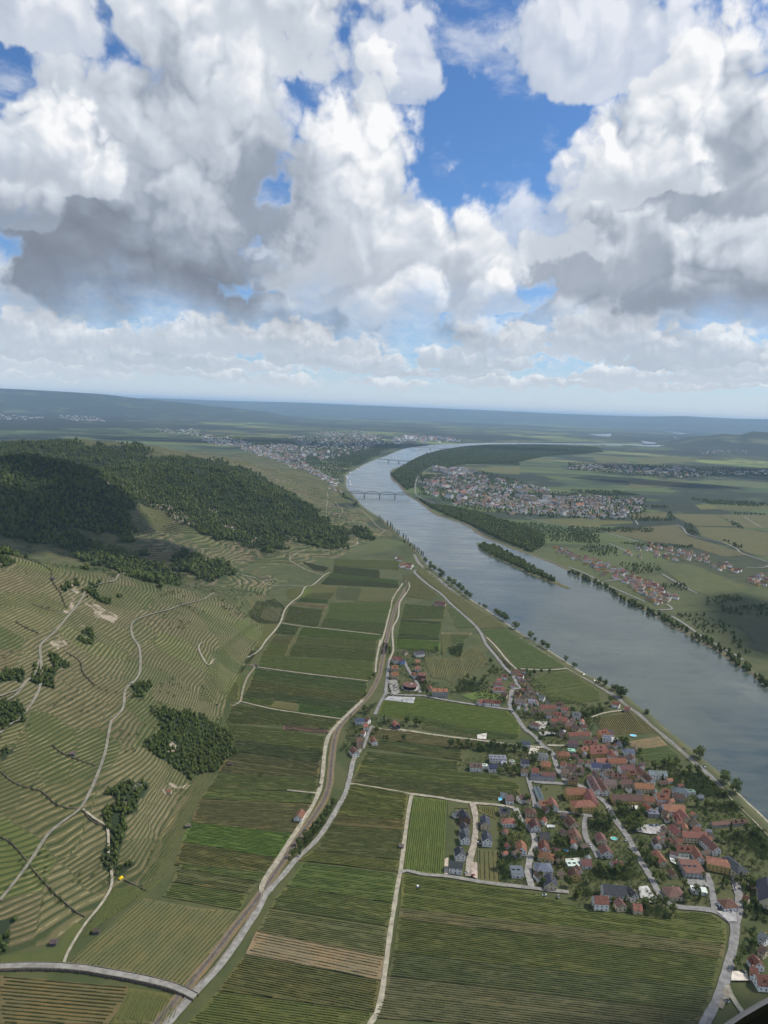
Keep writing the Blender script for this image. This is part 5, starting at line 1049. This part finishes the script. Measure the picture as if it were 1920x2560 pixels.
for (ty,rc,wc,wh),l in byl.items():
    l.sort(key=lambda h:float(h[5][0]));shp={'g':'gabled','h':'hipped','f':'flat'}[ty]
    wh2=wh if wh.startswith(('left','hut')) else ('on the '+wh if 'road' in wh and 'railway' not in wh else ('in the '+wh if not wh.startswith(('riverside inn','farmstead','hotel')) else 'at the '+wh))
    for i,h in enumerate(l):
        big='long ' if h[6]>22 else ''
        h[0]['label']=f"{big}{WN[wc]} house, {shp} {RN[rc]} roof, {wh2}"+(f", {ordinal(i)} from left" if len(l)>1 else '');h[0]['group']='houses '+wh2
# distant towns, too many and too small to pick apart
def town(name,specs,label,zfun=None):
    V_=[];F_=[];Cc=[];k=0;XY=[]
    for spec,n,sz in specs:
        w=[flat(p) for p in pl(spec)];W_=np.array(w);c=0;t=0
        while c<n and t<n*30:
            t+=1;x=_rs.uniform(W_[:,0].min(),W_[:,0].max());y=_rs.uniform(W_[:,1].min(),W_[:,1].max())
            if not inpoly(np.array([x]),np.array([y]),w)[0]: continue
            c+=1;a=_rs.uniform(-.3,.3)+_rs.choice([0,1.57])+.4;L_=sz*_rs.uniform(.6,1.5)/2;wd=sz*_rs.uniform(.45,.75)/2;h=sz*_rs.uniform(.28,.5);fl=_rs.rand()<.25
            if _rs.rand()<.05: h*=2.2;fl=True
            r=0 if fl else wd*.75;ca,sa=math.cos(a),math.sin(a)
            loc=[(-L_,-wd,-.5),(L_,-wd,-.5),(L_,wd,-.5),(-L_,wd,-.5),(-L_,-wd,h),(L_,-wd,h),(L_,wd,h),(-L_,wd,h),(-L_,0,h+r+.1),(L_,0,h+r+.1)]
            XY.append((x,y));z0=0.
            V_+=[(x+ca*p-sa*q,y+sa*p+ca*q,z+z0) for p,q,z in loc];F_+=[tuple(k+i for i in f) for f in((0,1,5,4),(2,3,7,6),(1,2,6,9,5),(3,0,4,8,7),(4,5,9,8),(6,7,8,9))];k+=10
            wc=np.array(WC[_rs.choice(list('wwwcg'))])*_rs.uniform(.75,1.05);rc=np.array(RC[_rs.choice(list('RbgBguBbrgo'))])*_rs.uniform(.8,1.2)
            Cc+=[wc]*4+[rc]*2
    if zfun:
        q=np.array(XY);zz=np.repeat(zfun(q[:,0],q[:,1]),10);V_=[(a,b,c+z) for (a,b,c),z in zip(V_,zz)]
    me=mesh(name,V_,F_);ca=me.color_attributes.new('tint','FLOAT_COLOR','CORNER');lc=[]
    for p,c in zip(me.polygons,Cc): lc+=[(*c,1)]*p.loop_total
    ca.data.foreach_set('color',np.array(lc,np.float32).ravel())
    return obj(name,me,M_TOWN,kind='stuff',label=label)
def b_town(k):
    a=k['N']('ShaderNodeAttribute');a.attribute_name='tint';k['L'](a.outputs['Color'],k['bs'].inputs['Base Color'])
M_TOWN=mat('town_plaster_and_tiles',b_town)
town('distant_town',[('T 120,140 330,170 620,230 520,260 300,240 180,200',240,22),('T 500,270 700,240 900,230 1100,300 1050,360 850,390 700,340 560,310',480,22),('T 850,400 1030,380 1150,470 1320,570 1330,640 1260,660 1220,600 1100,520 950,440',240,17),('T 900,180 1250,130 1500,160 1659,170 1659,230 1540,280 1400,330 1150,380 1060,330 1000,250',560,24),('L 0,140 330,120 500,170 600,200 640,230 330,270 0,230',200,28),('L 600,190 780,170 1150,190 1150,215 900,225 640,232',80,60)],'large pale town of small houses beyond the first bridge',zfun=hz)
town('bridgehead_town',[('J 150,260 300,200 480,190 640,180 900,240 1200,300 1290,340 1040,340 800,360 500,360 350,390 200,340',330,19),('J 480,370 760,350 1000,400 1180,380 1659,370 1659,480 1600,560 1450,540 1200,520 900,520 860,470 560,460 430,440',520,17),('J 240,140 560,150 640,190 400,190',45,44),('J 150,260 1290,340 1600,460 500,440',34,38),('I 0,700 640,720 600,800 530,890 300,890 0,860',260,16)],'bridgehead town of pale houses with red roofs across the river')
town('plain_village',[('I 0,425 400,440 700,470 920,450 1100,490 1659,490 1659,525 1300,520 850,545 600,520 300,490 0,475',260,22),('S 430,260 800,270 870,310 600,310',90,30),('S 0,250 380,280 200,300 0,300',50,30),('S 1260,370 1659,380 1659,440 1400,410',60,26),('I 870,200 1000,230 1000,260 900,270',20,25),('I 1080,320 1480,320 1480,345 1100,345',30,24)],'scattered pale villages on the far hazy plain')
#=====GARDENS
HC=np.array([(float(x[0].location.x),float(x[0].location.y),x[6]) for x in HOUSES])
def clear(X,Y):
    k=np.ones(len(X),bool)
    for c,w in RC_ALL:
        if c[:,1].min()>2600: continue
        k&=segdist(X,Y,[tuple(t[:2]) for t in c[::3]]+[tuple(c[-1,:2])])>w/2+1.2
    for x,y,l in HC: k&=np.hypot(X-x,Y-y)>max(5.5,l*.5)
    return k
_patch=patch
def patch(name,specs,sp,scale,label,ng=NGT,keep=.9,zoff=-.6):
    out=[];sc=[]
    for s in specs:
        w=np.array([flat(p) for p in pl(s)]);x0,y0=w.min(0);x1,y1=w.max(0);X,Y=np.meshgrid(np.arange(x0,x1,sp),np.arange(y0,y1,sp));X=X.ravel()+_rs.uniform(-.5,.5,X.size)*sp;Y=Y.ravel()+_rs.uniform(-.5,.5,Y.size)*sp
        k=inpoly(X,Y,[tuple(q) for q in w])&(_rs.rand(len(X))<keep*np.clip(1+2.2*vnoise(X,Y,22),.15,1.8));k[k]&=clear(X[k],Y[k]);out.append(np.c_[X[k],Y[k],np.full(k.sum(),zoff)])
    p=np.vstack(out);print(name,len(p));return scatter(name,p,scale*_rs.uniform(.5,1.35,len(p)),ng,label)
patch('village_shrubbery',['B 760,560 1090,600 1290,760 1310,800 1060,800 870,700 790,650','B 1050,870 1420,860 1440,920 1120,945','B 370,870 600,900 620,1000 470,980 400,940','B 180,980 340,1000 370,1060 300,1120 170,1040','D 1290,150 1659,60 1659,330 1500,380 1330,200','D 1430,560 1659,720 1659,860 1450,800','D 180,420 450,390 640,460 460,500 200,480','D 590,240 700,280 740,380 640,390','C 1290,440 1400,500 1590,600 1460,640 1290,600','C 830,490 940,520 930,670 890,700 890,820 840,830','R 560,520 740,560 900,440 980,480 880,560 700,600','R 900,860 1080,830 1150,880 1050,930 930,930','A 470,330 700,330 760,380 640,430 480,440','A 660,860 1060,880 1060,940 760,940 640,920','D 700,420 880,470 800,520 720,500','D 370,690 780,720 860,810 560,790','G 560,900 700,860 660,980 600,960','D 1400,880 1600,900 1560,1090 1400,1130','E 470,520 400,560 350,640 420,600','Y 1300,880 1190,980 1060,1150 930,1300 960,1310 1100,1180 1220,1030 1310,900','C 1130,250 1280,280 1280,330 1140,320','B 210,640 300,860 340,900 290,900 190,800','C 1480,860 1640,960 1500,970'],2.7,.95,'green garden shrubbery between the village houses',NGS,keep=.55,zoff=-.3)
patch('garden_greenery',['A 740,230 1000,230 1130,330 1300,480 1659,560 1659,720 1400,900 1659,960 B 240,420 560,420 720,600 900,690 1280,770 1420,920 1540,1010 1659,1120 D 1659,860 1440,800 1420,520 1300,600 1180,720 900,690 780,640 880,830 600,790 150,730 0,680 C 1480,960 1380,880 1050,880 830,840 810,200 1060,180 A 1050,1100 480,1080 480,1000 740,950 640,930 470,900 640,870 1000,890 1180,880 900,600 600,540 640,430 500,440 500,330 720,330','E 560,60 1000,90 1030,120 860,150 860,340 1100,360 1100,470 560,470 560,200','E 260,620 560,660 820,690 830,740 400,730 360,920 160,930'],4.4,.72,'small bushes and hedges filling the village gardens',NGS,keep=.8,zoff=-.3)
patch=_patch
#=====BRIDGES
STEEL=(.10,.125,.12)
def bar(vs,fs,a,b,w):
    a=np.array(a,float);b=np.array(b,float);d=b-a;d/=np.linalg.norm(d);t=np.cross(d,(0,0,1.));
    if np.linalg.norm(t)<1e-3: t=np.array((1.,0,0))
    t/=np.linalg.norm(t);u=np.cross(t,d);k=len(vs)
    for p in(a,b):
        for s,q in((-1,-1),(1,-1),(1,1),(-1,1)): vs.append(tuple(p+t*w*s/2+u*w*q/2))
    fs.extend([(k,k+1,k+5,k+4),(k+1,k+2,k+6,k+5),(k+2,k+3,k+7,k+6),(k+3,k,k+4,k+7),(k+3,k+2,k+1,k),(k+4,k+5,k+6,k+7)])
def bridge(p1,p2,n,label,deckz,trussh,width,name,ext=(.06,.06)):
    a=np.array(flat(p1,deckz));b=np.array(flat(p2,deckz));d=b-a;L_=float(np.hypot(*d));rz=math.atan2(d[1],d[0]);a0=a-d*ext[0];L_*=1+sum(ext)
    e=obj(name,None,loc=(a0[0],a0[1],0),rz=rz,category='bridge',label=label)
    vs=[];fs=[];boxm(vs,fs,0,L_,-width/2,width/2,deckz-1.2,deckz);obj('deck',mesh('deck',vs,fs),M_METAL,parent=e,color=(.16,.165,.16))
    s=L_/n
    for i in range(n):
        x0=i*s
        for sd in(-1,1):
            vs=[];fs=[];y=sd*width/2;m=10;top=[]
            for j in range(m+1):
                t=j/m;top.append((x0+t*s,y,deckz+trussh*(.35+.65*math.sin(math.pi*t))if trussh>7 else deckz+trussh))
            for j in range(m):
                bar(vs,fs,top[j],top[j+1],.9);bar(vs,fs,(x0+(j+.5)*s/m,y,deckz),top[j],.45);bar(vs,fs,(x0+(j+.5)*s/m,y,deckz),top[j+1],.45)
            bar(vs,fs,(x0,y,deckz),(x0+s,y,deckz),.9);obj('truss',mesh('truss',vs,fs),M_METAL,parent=e,color=STEEL)
        if i:
            vs=[];fs=[];boxm(vs,fs,x0-2.2,x0+2.2,-width/2-1,width/2+1,-1.5,deckz-1.2);boxm(vs,fs,x0-3,x0+3,-width/2-2.2,width/2+2.2,-1.5,2.);obj('pier',mesh('pier',vs,fs),M_PAINT,parent=e,color=(.22,.21,.2))
bridge(px('L',268,640),px('L',722,655),4,'dark steel arched truss bridge with four piers, nearest of three',14,13,9,'truss_bridge')
bridge(px('L',500,362),px('L',725,376),3,'low railway truss bridge, middle of the three river crossings',13,6,9,'railway_bridge')
bridge(px('L',765,258),px('L',1070,272),4,'flat grey road bridge, farthest of the three',14,2.,16,'road_bridge')
# stone quay with moored boats at the old town
for i,p in enumerate(pl('L 235,545 240,570 215,515 205,500 300,440 240,470')):
    q=flat(p);vs=[(-14,-3,-.6),(12,-3,-.6),(16,0,-.6),(12,3,-.6),(-14,3,-.6),(-14,-3.4,2),(12,-3.4,2),(17,0,2.3),(12,3.4,2),(-14,3.4,2)];fs=[(j,(j+1)%5,5+(j+1)%5,5+j) for j in range(5)]+[(5,6,7,8,9)]
    e=obj('river_boat',None,loc=(q[0]+8,q[1],0),rz=1.2,category='boat',label=f'white moored river boat at the old town quay, {ordinal(i)} along',group='boats at the quay');obj('hull',mesh('hull',vs,fs),M_PAINT,parent=e,color=(.55,.56,.58));vs=[];fs=[];boxm(vs,fs,-11,7,-2.4,2.4,2,4.8);obj('cabin',mesh('cabin',vs,fs),M_PAINT,parent=e,color=(.7,.7,.7))
#=====CARS
def car_mesh():
    pr=[(-2.1,.35),(-2.1,.85),(-1.95,.95),(1.1,.98),(2.0,.8),(2.15,.6),(2.15,.35)];cb=[(-1.75,.95),(-1.35,1.42),(.35,1.45),(1.05,.97)]
    def ext(p,w0,w1):
        n=len(p);vs=[(x,-(w0 if z<1 else w1),z) for x,z in p]+[(x,(w0 if z<1 else w1),z) for x,z in p];fs=[tuple(range(n))[::-1],tuple(range(n,2*n))]+[(i,(i+1)%n,n+(i+1)%n,n+i) for i in range(n)];return vs,fs
    b=mesh('body',*ext(pr,.88,.88));c=mesh('cabin',*ext(cb,.80,.62));vs=[];fs=[]
    n=10;w=mesh('wheel',[(.33*math.cos(i*6.283/n),y,.33*math.sin(i*6.283/n)) for y in(-.1,.1) for i in range(n)],[(i,(i+1)%n,n+(i+1)%n,n+i) for i in range(n)]+[tuple(range(n))[::-1],tuple(range(n,2*n))])
    b.materials.append(M_CAR);c.materials.append(M_GLASS);w.materials.append(M_GLASS);return b,c,w
CB,CC_,CW=car_mesh();CCOL={'white':(.7,.7,.7),'black':(.02,.02,.022),'silver':(.4,.41,.42),'red':(.35,.03,.03),'blue':(.04,.08,.25)}
CARS=[('B 965,412','black','on the river road beside the brown meadow'),('B 1130,558','white','on the river road near the leaning verge tree'),('R 660,158','white','on the river road above the clumped verge trees'),('R 770,220','black','on the river road beside the clumped verge trees'),('R 598,118','black','on the river road, farthest up the bank'),('B 272,798','silver','parked by the white courtyard wall'),('B 330,912','white','parked on the village street kerb, upper'),('B 350,940','silver','parked on the village street kerb, lower'),('B 688,1048','blue','in the village car park, leftmost'),('B 708,1052','white','in the village car park, middle'),('B 732,1048','blue','in the village car park, rightmost'),('D 480,175','white','parked on the main village street by the pool garden'),('D 512,235','white','parked further down the main village street'),('D 180,225','white','parked van-like on the curving garden lane'),('D 1380,510','white','parked by the hedge on the side lane, upper'),('D 1388,545','silver','parked by the hedge on the side lane, middle'),('D 1384,580','white','parked by the hedge on the side lane, lower'),('D 1265,738','blue','before the hipped house at the junction'),('D 1290,748','black','before the hipped house at the junction'),('D 1355,770','white','before the hipped house at the junction'),('D 1445,1268','black','on the pale courtyard at the foot of the village'),('D 1315,1508','silver','on the gravel fork near the bottom edge'),('D 710,650','silver','in the gravel yard by the street bend'),('D 555,178','black','at the garden-centre fence'),('C 655,530','white','parked in front of the new white house'),('C 558,620','black','beside the last new house drive'),('C 1575,555','white','on the curving lane beside the blue pool'),('C 555,778','white','at the end of the new housing lane'),('C 605,800','red','among building materials at the lane end'),('E 545,470','silver','at the hotel parking edge, left'),('E 600,492','white','at the hotel parking edge, right'),('E 685,508','white','alone on the grey parking area'),('A 20,510','white','on the hotel parking area'),('A 1405,995','white','in the farmyard behind the red-roofed barn'),('O 1275,250','white','on the grass below the hedge, leftmost'),('O 1370,260','silver','on the grass below the hedge, rightmost'),('G 150,838','black','at the path beside the bright green field'),('G 300,238','white','on the junction by the riverside inn'),('U 1090,1190','white','on the hill road bend'),('Y 305,48','black','on the field path below the terraces')]
for i,(s,c,t) in enumerate(CARS):
    p=pl(s)[0];x,y,z=at(p);n=normals2(RIVROAD);
    rz=math.atan2(*(RIVROAD[np.argmin(np.hypot(RIVROAD[:,0]-x,RIVROAD[:,1]-y))]-RIVROAD[max(0,np.argmin(np.hypot(RIVROAD[:,0]-x,RIVROAD[:,1]-y))-1)])[:2][::-1]) if 'river road' in t else _rs.uniform(0,3.14)
    e=obj('parked_car' if 'river road' not in t else 'car',None,loc=(x,y,z+1.15 if p[0]<700 else z+.95),rz=rz,category='car',label=f'{c} car {t}'+(', centre' if i==18 else ', right end' if i==19 else ', left end' if i==17 else ''))
    obj('body',CB,parent=e,color=CCOL[c]);obj('cabin',CC_,parent=e)
    for a in(-1.3,1.3):
        for b in(-.82,.82): obj('wheel',CW,parent=e,loc=(a,b,.33))
#=====SMALL THINGS
def slab(name,spec,h,colr,label,cat,m=None,z=.5):
    w=[flat(p) for p in pl(spec)];n=len(w);vs=[(x,y,0) for x,y in w]+[(x,y,z+h) for x,y in w];t=tess(w);ar=sum(w[i][0]*w[(i+1)%n][1]-w[i][1]*w[(i+1)%n][0] for i in range(n))
    fs=[tuple(n+i for i in q) for q in t]+[(i,(i+1)%n,n+(i+1)%n,n+i) for i in range(n)];return obj(name,mesh(name,vs,fs),m or M_PAINT,color=colr,label=label,category=cat)
POOL=[('C 815,145 848,140 850,172 818,178','turquoise square pool beside the brown-gabled house','R'),('C 1352,565 1385,562 1390,600 1360,610','bright blue oval pool in a lawn garden','o'),('D 340,150 390,140 420,165 380,180','teal round pool by the gabled cream house','o'),('B 512,290 565,288 568,305 515,308','turquoise pool in the river meadow garden','o'),('C 1215,378 1285,375 1285,395 1220,400','pale rectangular pool behind the white gabled house','o')]
def b_pool(k):
    k['L'](k['OC'],k['bs'].inputs['Base Color']);k['bs'].inputs['Roughness'].default_value=.1
M_POOL=mat('pool_water',b_pool)
for s,l,_ in POOL:
    P_=pl(s);w=np.array([flat(p) for p in P_]);c=w.mean(0);col_=(.12,.55,.75) if 'teal' not in l else (.10,.45,.38)
    if 'blue oval' in l: col_=(.04,.30,.75)
    if 'pale' in l: col_=(.45,.5,.5)
    e=obj('swimming_pool',None,loc=(c[0],c[1],.5),category='pool',label=l,group='garden pools')
    an=np.arange(20)*math.pi/10;r=np.hypot(*(w-c).T).mean()*.8;sq='square' in l or 'rect' in l
    A=[tuple(q-c) for q in w] if sq else [(r*math.cos(t),r*.8*math.sin(t)) for t in an];n=len(A)
    obj('water',mesh('water',[(x*.86,y*.86,.25) for x,y in A],[tuple(range(n))]),M_POOL,parent=e,color=col_)
    vs=[(x*k,y*k,z) for k,z in((1.,-.4),(1.,.5),(.88,.5),(.88,.1)) for x,y in A];fs=[(q*n+i,q*n+(i+1)%n,(q+1)*n+(i+1)%n,(q+1)*n+i) for q in range(3) for i in range(n)];obj('rim',mesh('rim',vs,fs),M_PAINT,parent=e,color=(.6,.58,.54))
# yellow tarpaulin at the gully foot
x,y,z=at(px('Z',1003,152));vs=[(-2.5,-2,0),(2.6,-1.6,.1),(2.8,1.7,0),(-2.2,2.1,.1),(-1.2,-.9,1.3),(1.4,-.6,2.2),(1.2,.8,2.0),(-1,.9,1.1)];fs=[(0,1,5,4),(1,2,6,5),(2,3,7,6),(3,0,4,7),(4,5,6,7)]
obj('tarpaulin',mesh('tarpaulin',vs,fs),M_PAINT,loc=(x,y,z+.3),rz=.9,color=(.75,.52,.02),category='tarpaulin',label='bright yellow tarpaulin heap at the foot of the wooded gully').scale=(.9,.9,.9)
x,y=flat(px('O',403,195));e=obj('tractor',None,loc=(x,y,.2),rz=.3,category='tractor',label='small tractor with white cab in the big green field');vs=[];fs=[];boxm(vs,fs,-1.6,1.8,-.5,.5,.6,1.4);obj('body',mesh('body',vs,fs),M_CAR,parent=e,color=(.05,.08,.06));vs=[];fs=[];boxm(vs,fs,-1.5,.2,-.8,.8,1.4,2.8);obj('cab',mesh('cab',vs,fs),M_PAINT,parent=e,color=(.75,.75,.75))
for a,r in((-1.,1.9),(1.4,1.2)):
    for b in(-.95,.95): obj('wheel',CW,parent=e,loc=(a,b,.33*r)).scale=(r,1.6,r)
# valley road and wall-road stone works
def wall_along(name,c,off,w,z0,z1,colr,label,seg=6.,buttress=None,merlon=False):
    cc=resample(offs(c,off),seg);n=normals2(cc);e=obj(name,None,loc=(cc[0][0],cc[0][1],0),category='wall',label=label);k=len(cc);L_=cc[0][:2]
    a=cc[:,:2]+n*w/2-L_;b=cc[:,:2]-n*w/2-L_;v=np.vstack([np.c_[a,np.full(k,z0)],np.c_[a,z1+_rs.uniform(-.12,.12,k)],np.c_[b,z1+_rs.uniform(-.12,.12,k)],np.c_[b,np.full(k,z0)]]);i=np.arange(k-1)
    f=np.vstack([np.stack([q*k+i,q*k+i+1,(q+1)*k+i+1,(q+1)*k+i],1) for q in range(3)]);obj('masonry',fastmesh('masonry',v,f),M_STONE,parent=e,color=colr)
    if buttress:
        vs=[];fs=[];boxm(vs,fs,-.35,.35,-.5,.5,z0,z1+.25);B_=mesh('buttress',vs,fs);B_.materials.append(M_STONE)
        for j in range(2,k-1,buttress): obj('buttress',B_,parent=e,loc=(*(cc[j,:2]-L_-n[j]*.5),0),rz=math.atan2(n[j][1],n[j][0])+1.57,color=tuple(np.array(colr)*1.15))
M_STONE=mat('dry_stone',b_tint(.9,.35,.5,.25))
wall_along('retaining_wall',WR,-3.,.6,-.5,2.2,(.10,.085,.065),'dark buttressed stone wall carrying the road at the bottom left',buttress=2)
wall_along('parapet_wall',WR,3.,.45,1.5,2.4,(.13,.115,.09),'low stone parapet along the upper edge of that walled road')
w_=R5[int(len(R5)*.62):];wall_along('field_wall',w_,-3.6,.7,-.3,1.3,(.17,.15,.12),'ragged stone wall below the valley road by the straw strip',seg=4.)
# earth fill under the wall road, opened where the railway passes under
c=resample(WR,6.);v,f=ribbon(c,5.4,np.full(len(c),2.5));
DK=np.hypot(*(c[:,None,:2]-RAIL[None,:,:2]).transpose(2,0,1)).min(1)
n=normals2(c);V_=[];F_=[];k=0
for i in range(len(c)-1):
    if min(DK[i],DK[i+1])<5: continue
    vs=[]
    for q in(i,i+1):
        for s,z in((2.6,1.8),(4.4,-.4),(-2.6,1.8),(-2.7,-.4)): vs.append((*(c[q,:2]+n[q]*s),z))
    V_+=vs;F_+=[(k,k+1,k+5,k+4),(k+3,k+2,k+6,k+7)];k+=8
obj('road_embankment',mesh('road_embankment',V_,F_),M_FIELD,color=(.09,.085,.05),kind='structure')
# stone dry walls running down the terraces
for s,l in(('X 0,590 130,690 300,740 350,760 480,870 650,905','dark stone gully wall across the left terraces beside the hut'),('X 690,920 760,1000 880,1050','short dark gully wall below the hill road bend'),('X 430,370 520,440 640,490 800,545','low stone wall stepping down the brown terraces'),('Z 260,60 380,200 470,290 560,370 700,470','stone gully wall lined with shrubs above the meadow'),('U 200,150 410,240 430,330 500,440 550,560','dark gully wall on the upper terraces'),('U 550,930 660,1000 690,1100 780,1200','thin curved gully wall below the dark copse'),('X 0,1130 100,1190 220,1330','dark ditch wall at the frame edge'),('U 130,680 240,740 320,770','short ditch wall on the left upper slope'),('Z 1030,160 1130,210 1220,260','short stone wall at the top of the slanting vines'),('U 270,530 400,575 530,590','stone wall under the brown triangular plot')):
    w=resample(smooth([at(p) for p in pl(s)]),5.);zz=hz(w[:,0],w[:,1]);n=normals2(w);k=len(w);o0=w[0]
    a=w[:,:2]+n*.38;b=w[:,:2]-n*.38;v=np.vstack([np.c_[a,zz-1],np.c_[a,zz+.6+_rs.uniform(-.4,.4,k)],np.c_[b,zz+.6+_rs.uniform(-.4,.4,k)],np.c_[b,zz-1]])-np.array((*o0[:2],0));i=np.arange(k-1)
    obj('gully_wall',fastmesh('gully_wall',v,np.vstack([np.stack([q*k+i,q*k+i+1,(q+1)*k+i+1,(q+1)*k+i],1) for q in range(3)])),M_STONE,loc=(o0[0],o0[1],0),color=(.10,.088,.058),label=l,category='wall')
GP=[]
for o_ in [q for q in COL.objects if q.name.startswith('gully_wall')]:
    k=len(o_.data.vertices)//4
    for i in range(k):
        if _rs.rand()<.55:
            v_=o_.data.vertices[i].co;x,y=v_.x+o_.location.x+_rs.uniform(-2.5,2.5),v_.y+o_.location.y+_rs.uniform(-2.5,2.5);GP.append((x,y,float(hz(x,y))-.5))
scatter('gully_bushes',np.array(GP),_rs.uniform(.4,1.,len(GP)),NGS,'green bushes lining the stone gullies of the terraces')
#=====AIRCRAFT WINDOW FRAME
def frame_pt(x,y,d): q=ray(x,y);return np.array([q[0]*d,q[1]*d,CH+q[2]*d])
edge=[(1690,2640),(1750,2602),(1800,2566),(1850,2532),(1900,2503),(1960,2472),(2040,2440)]
def inner(i,o,d): 
    x,y=edge[i];return frame_pt(x+o*.62,y+o*.78,d)
rows=[(0,.80),(6,.775),(14,.77),(30,.785),(150,.80),(420,.86),(420,.95),(0,.86)];n=len(edge);base=frame_pt(1850,2600,.8)
v=[tuple(inner(i,o,d)-base) for o,d in rows for i in range(n)];f=[(r*n+i,r*n+i+1,((r+1)%len(rows))*n+i+1,((r+1)%len(rows))*n+i) for r in range(len(rows)) for i in range(n-1)]
e=obj('aircraft_window_frame',None,loc=tuple(base),category='window frame',label='dark curved cockpit window frame with worn pale rim, bottom right corner')
obj('moulding',mesh('moulding',v,[q for j,q in enumerate(f) if j//(n-1)>1]),M_METAL,parent=e,color=(.004,.004,.0045))
obj('rim_seal',mesh('rim_seal',v,[q for j,q in enumerate(f) if j//(n-1)<=1]),M_METAL,parent=e,color=(.16,.155,.15))
#=====SHADE CLOUDS added out of view to darken woods, far bank, plain and fields
def shade_cloud(gx_,gy_,gz_,rx,ry,rot,seed,Hc=3000.):
    import bmesh
    k=(Hc-gz_)/math.tan(SUN_EL);cx,cy=gx_+math.sin(SUN_AZ)*k,gy_+math.cos(SUN_AZ)*k;rs=np.random.RandomState(seed);bm=bmesh.new()
    for i in range(16):
        a=rs.uniform(0,6.28);d=math.sqrt(rs.uniform(0,.75));r=rs.uniform(.3,.5)
        g=bmesh.ops.create_icosphere(bm,subdivisions=3,radius=1.)
        for v in g['verts']:
            c=np.array(v.co);q=1+.12*math.sin(7*c[0]+i)*math.sin(6*c[1])+rs.uniform(-.05,.05);z=c[2]*q;v.co=((math.cos(a)*d+c[0]*q*r)*rx,(math.sin(a)*d+c[1]*q*r)*ry,(z if z>0 else z*.25)*r*rx*.7)
    me=bpy.data.meshes.new('shade_cloud');bm.to_mesh(me);bm.free();return obj('shade_cloud',me,M_SHADE_CLOUD,loc=(cx,cy,Hc),rz=rot,kind='structure',label='added unseen cumulus casting shade on the land')
def b_shade_cloud(k):
    k['bs'].inputs['Base Color'].default_value=(.9,.9,.9,1);k['bs'].inputs['Roughness'].default_value=1.
M_SHADE_CLOUD=mat('shade_cloud_white',b_shade_cloud)
for a_ in ((-900,1900,140,380,260,.3,1,3000.),(-1000,2250,220,230,120,.1,2,3000.),(120,300,0,560,140,.2,3,3000.),(960,1500,0,200,330,-.35,4,6000.),(3300,6300,0,1500,520,-.45,5,6500.),(1900,5000,0,520,260,-.4,6,6500.),(-1500,8200,0,1900,420,.1,7,8000.),(900,9000,0,1500,330,-.1,8,8500.),(-3600,7000,0,900,500,.2,9,8000.)): shade_cloud(*a_)
#=====HAZE
vs=[];fs=[];boxm(vs,fs,-70000,70000,-2000,90000,-3,700);hz_o=obj('haze',mesh('haze',vs,fs),None,kind='stuff',label='thin pale blue haze filling the valley air')
m=bpy.data.materials.new('haze');m.use_nodes=True;nt=m.node_tree;nt.nodes.clear();pv=nt.nodes.new('ShaderNodeVolumePrincipled');pv.inputs['Color'].default_value=(.48,.71,1.,1);pv.inputs['Density'].default_value=HAZE;pv.inputs['Anisotropy'].default_value=.0
o=nt.nodes.new('ShaderNodeOutputMaterial');nt.links.new(pv.outputs[0],o.inputs['Volume']);hz_o.data.materials.append(m)
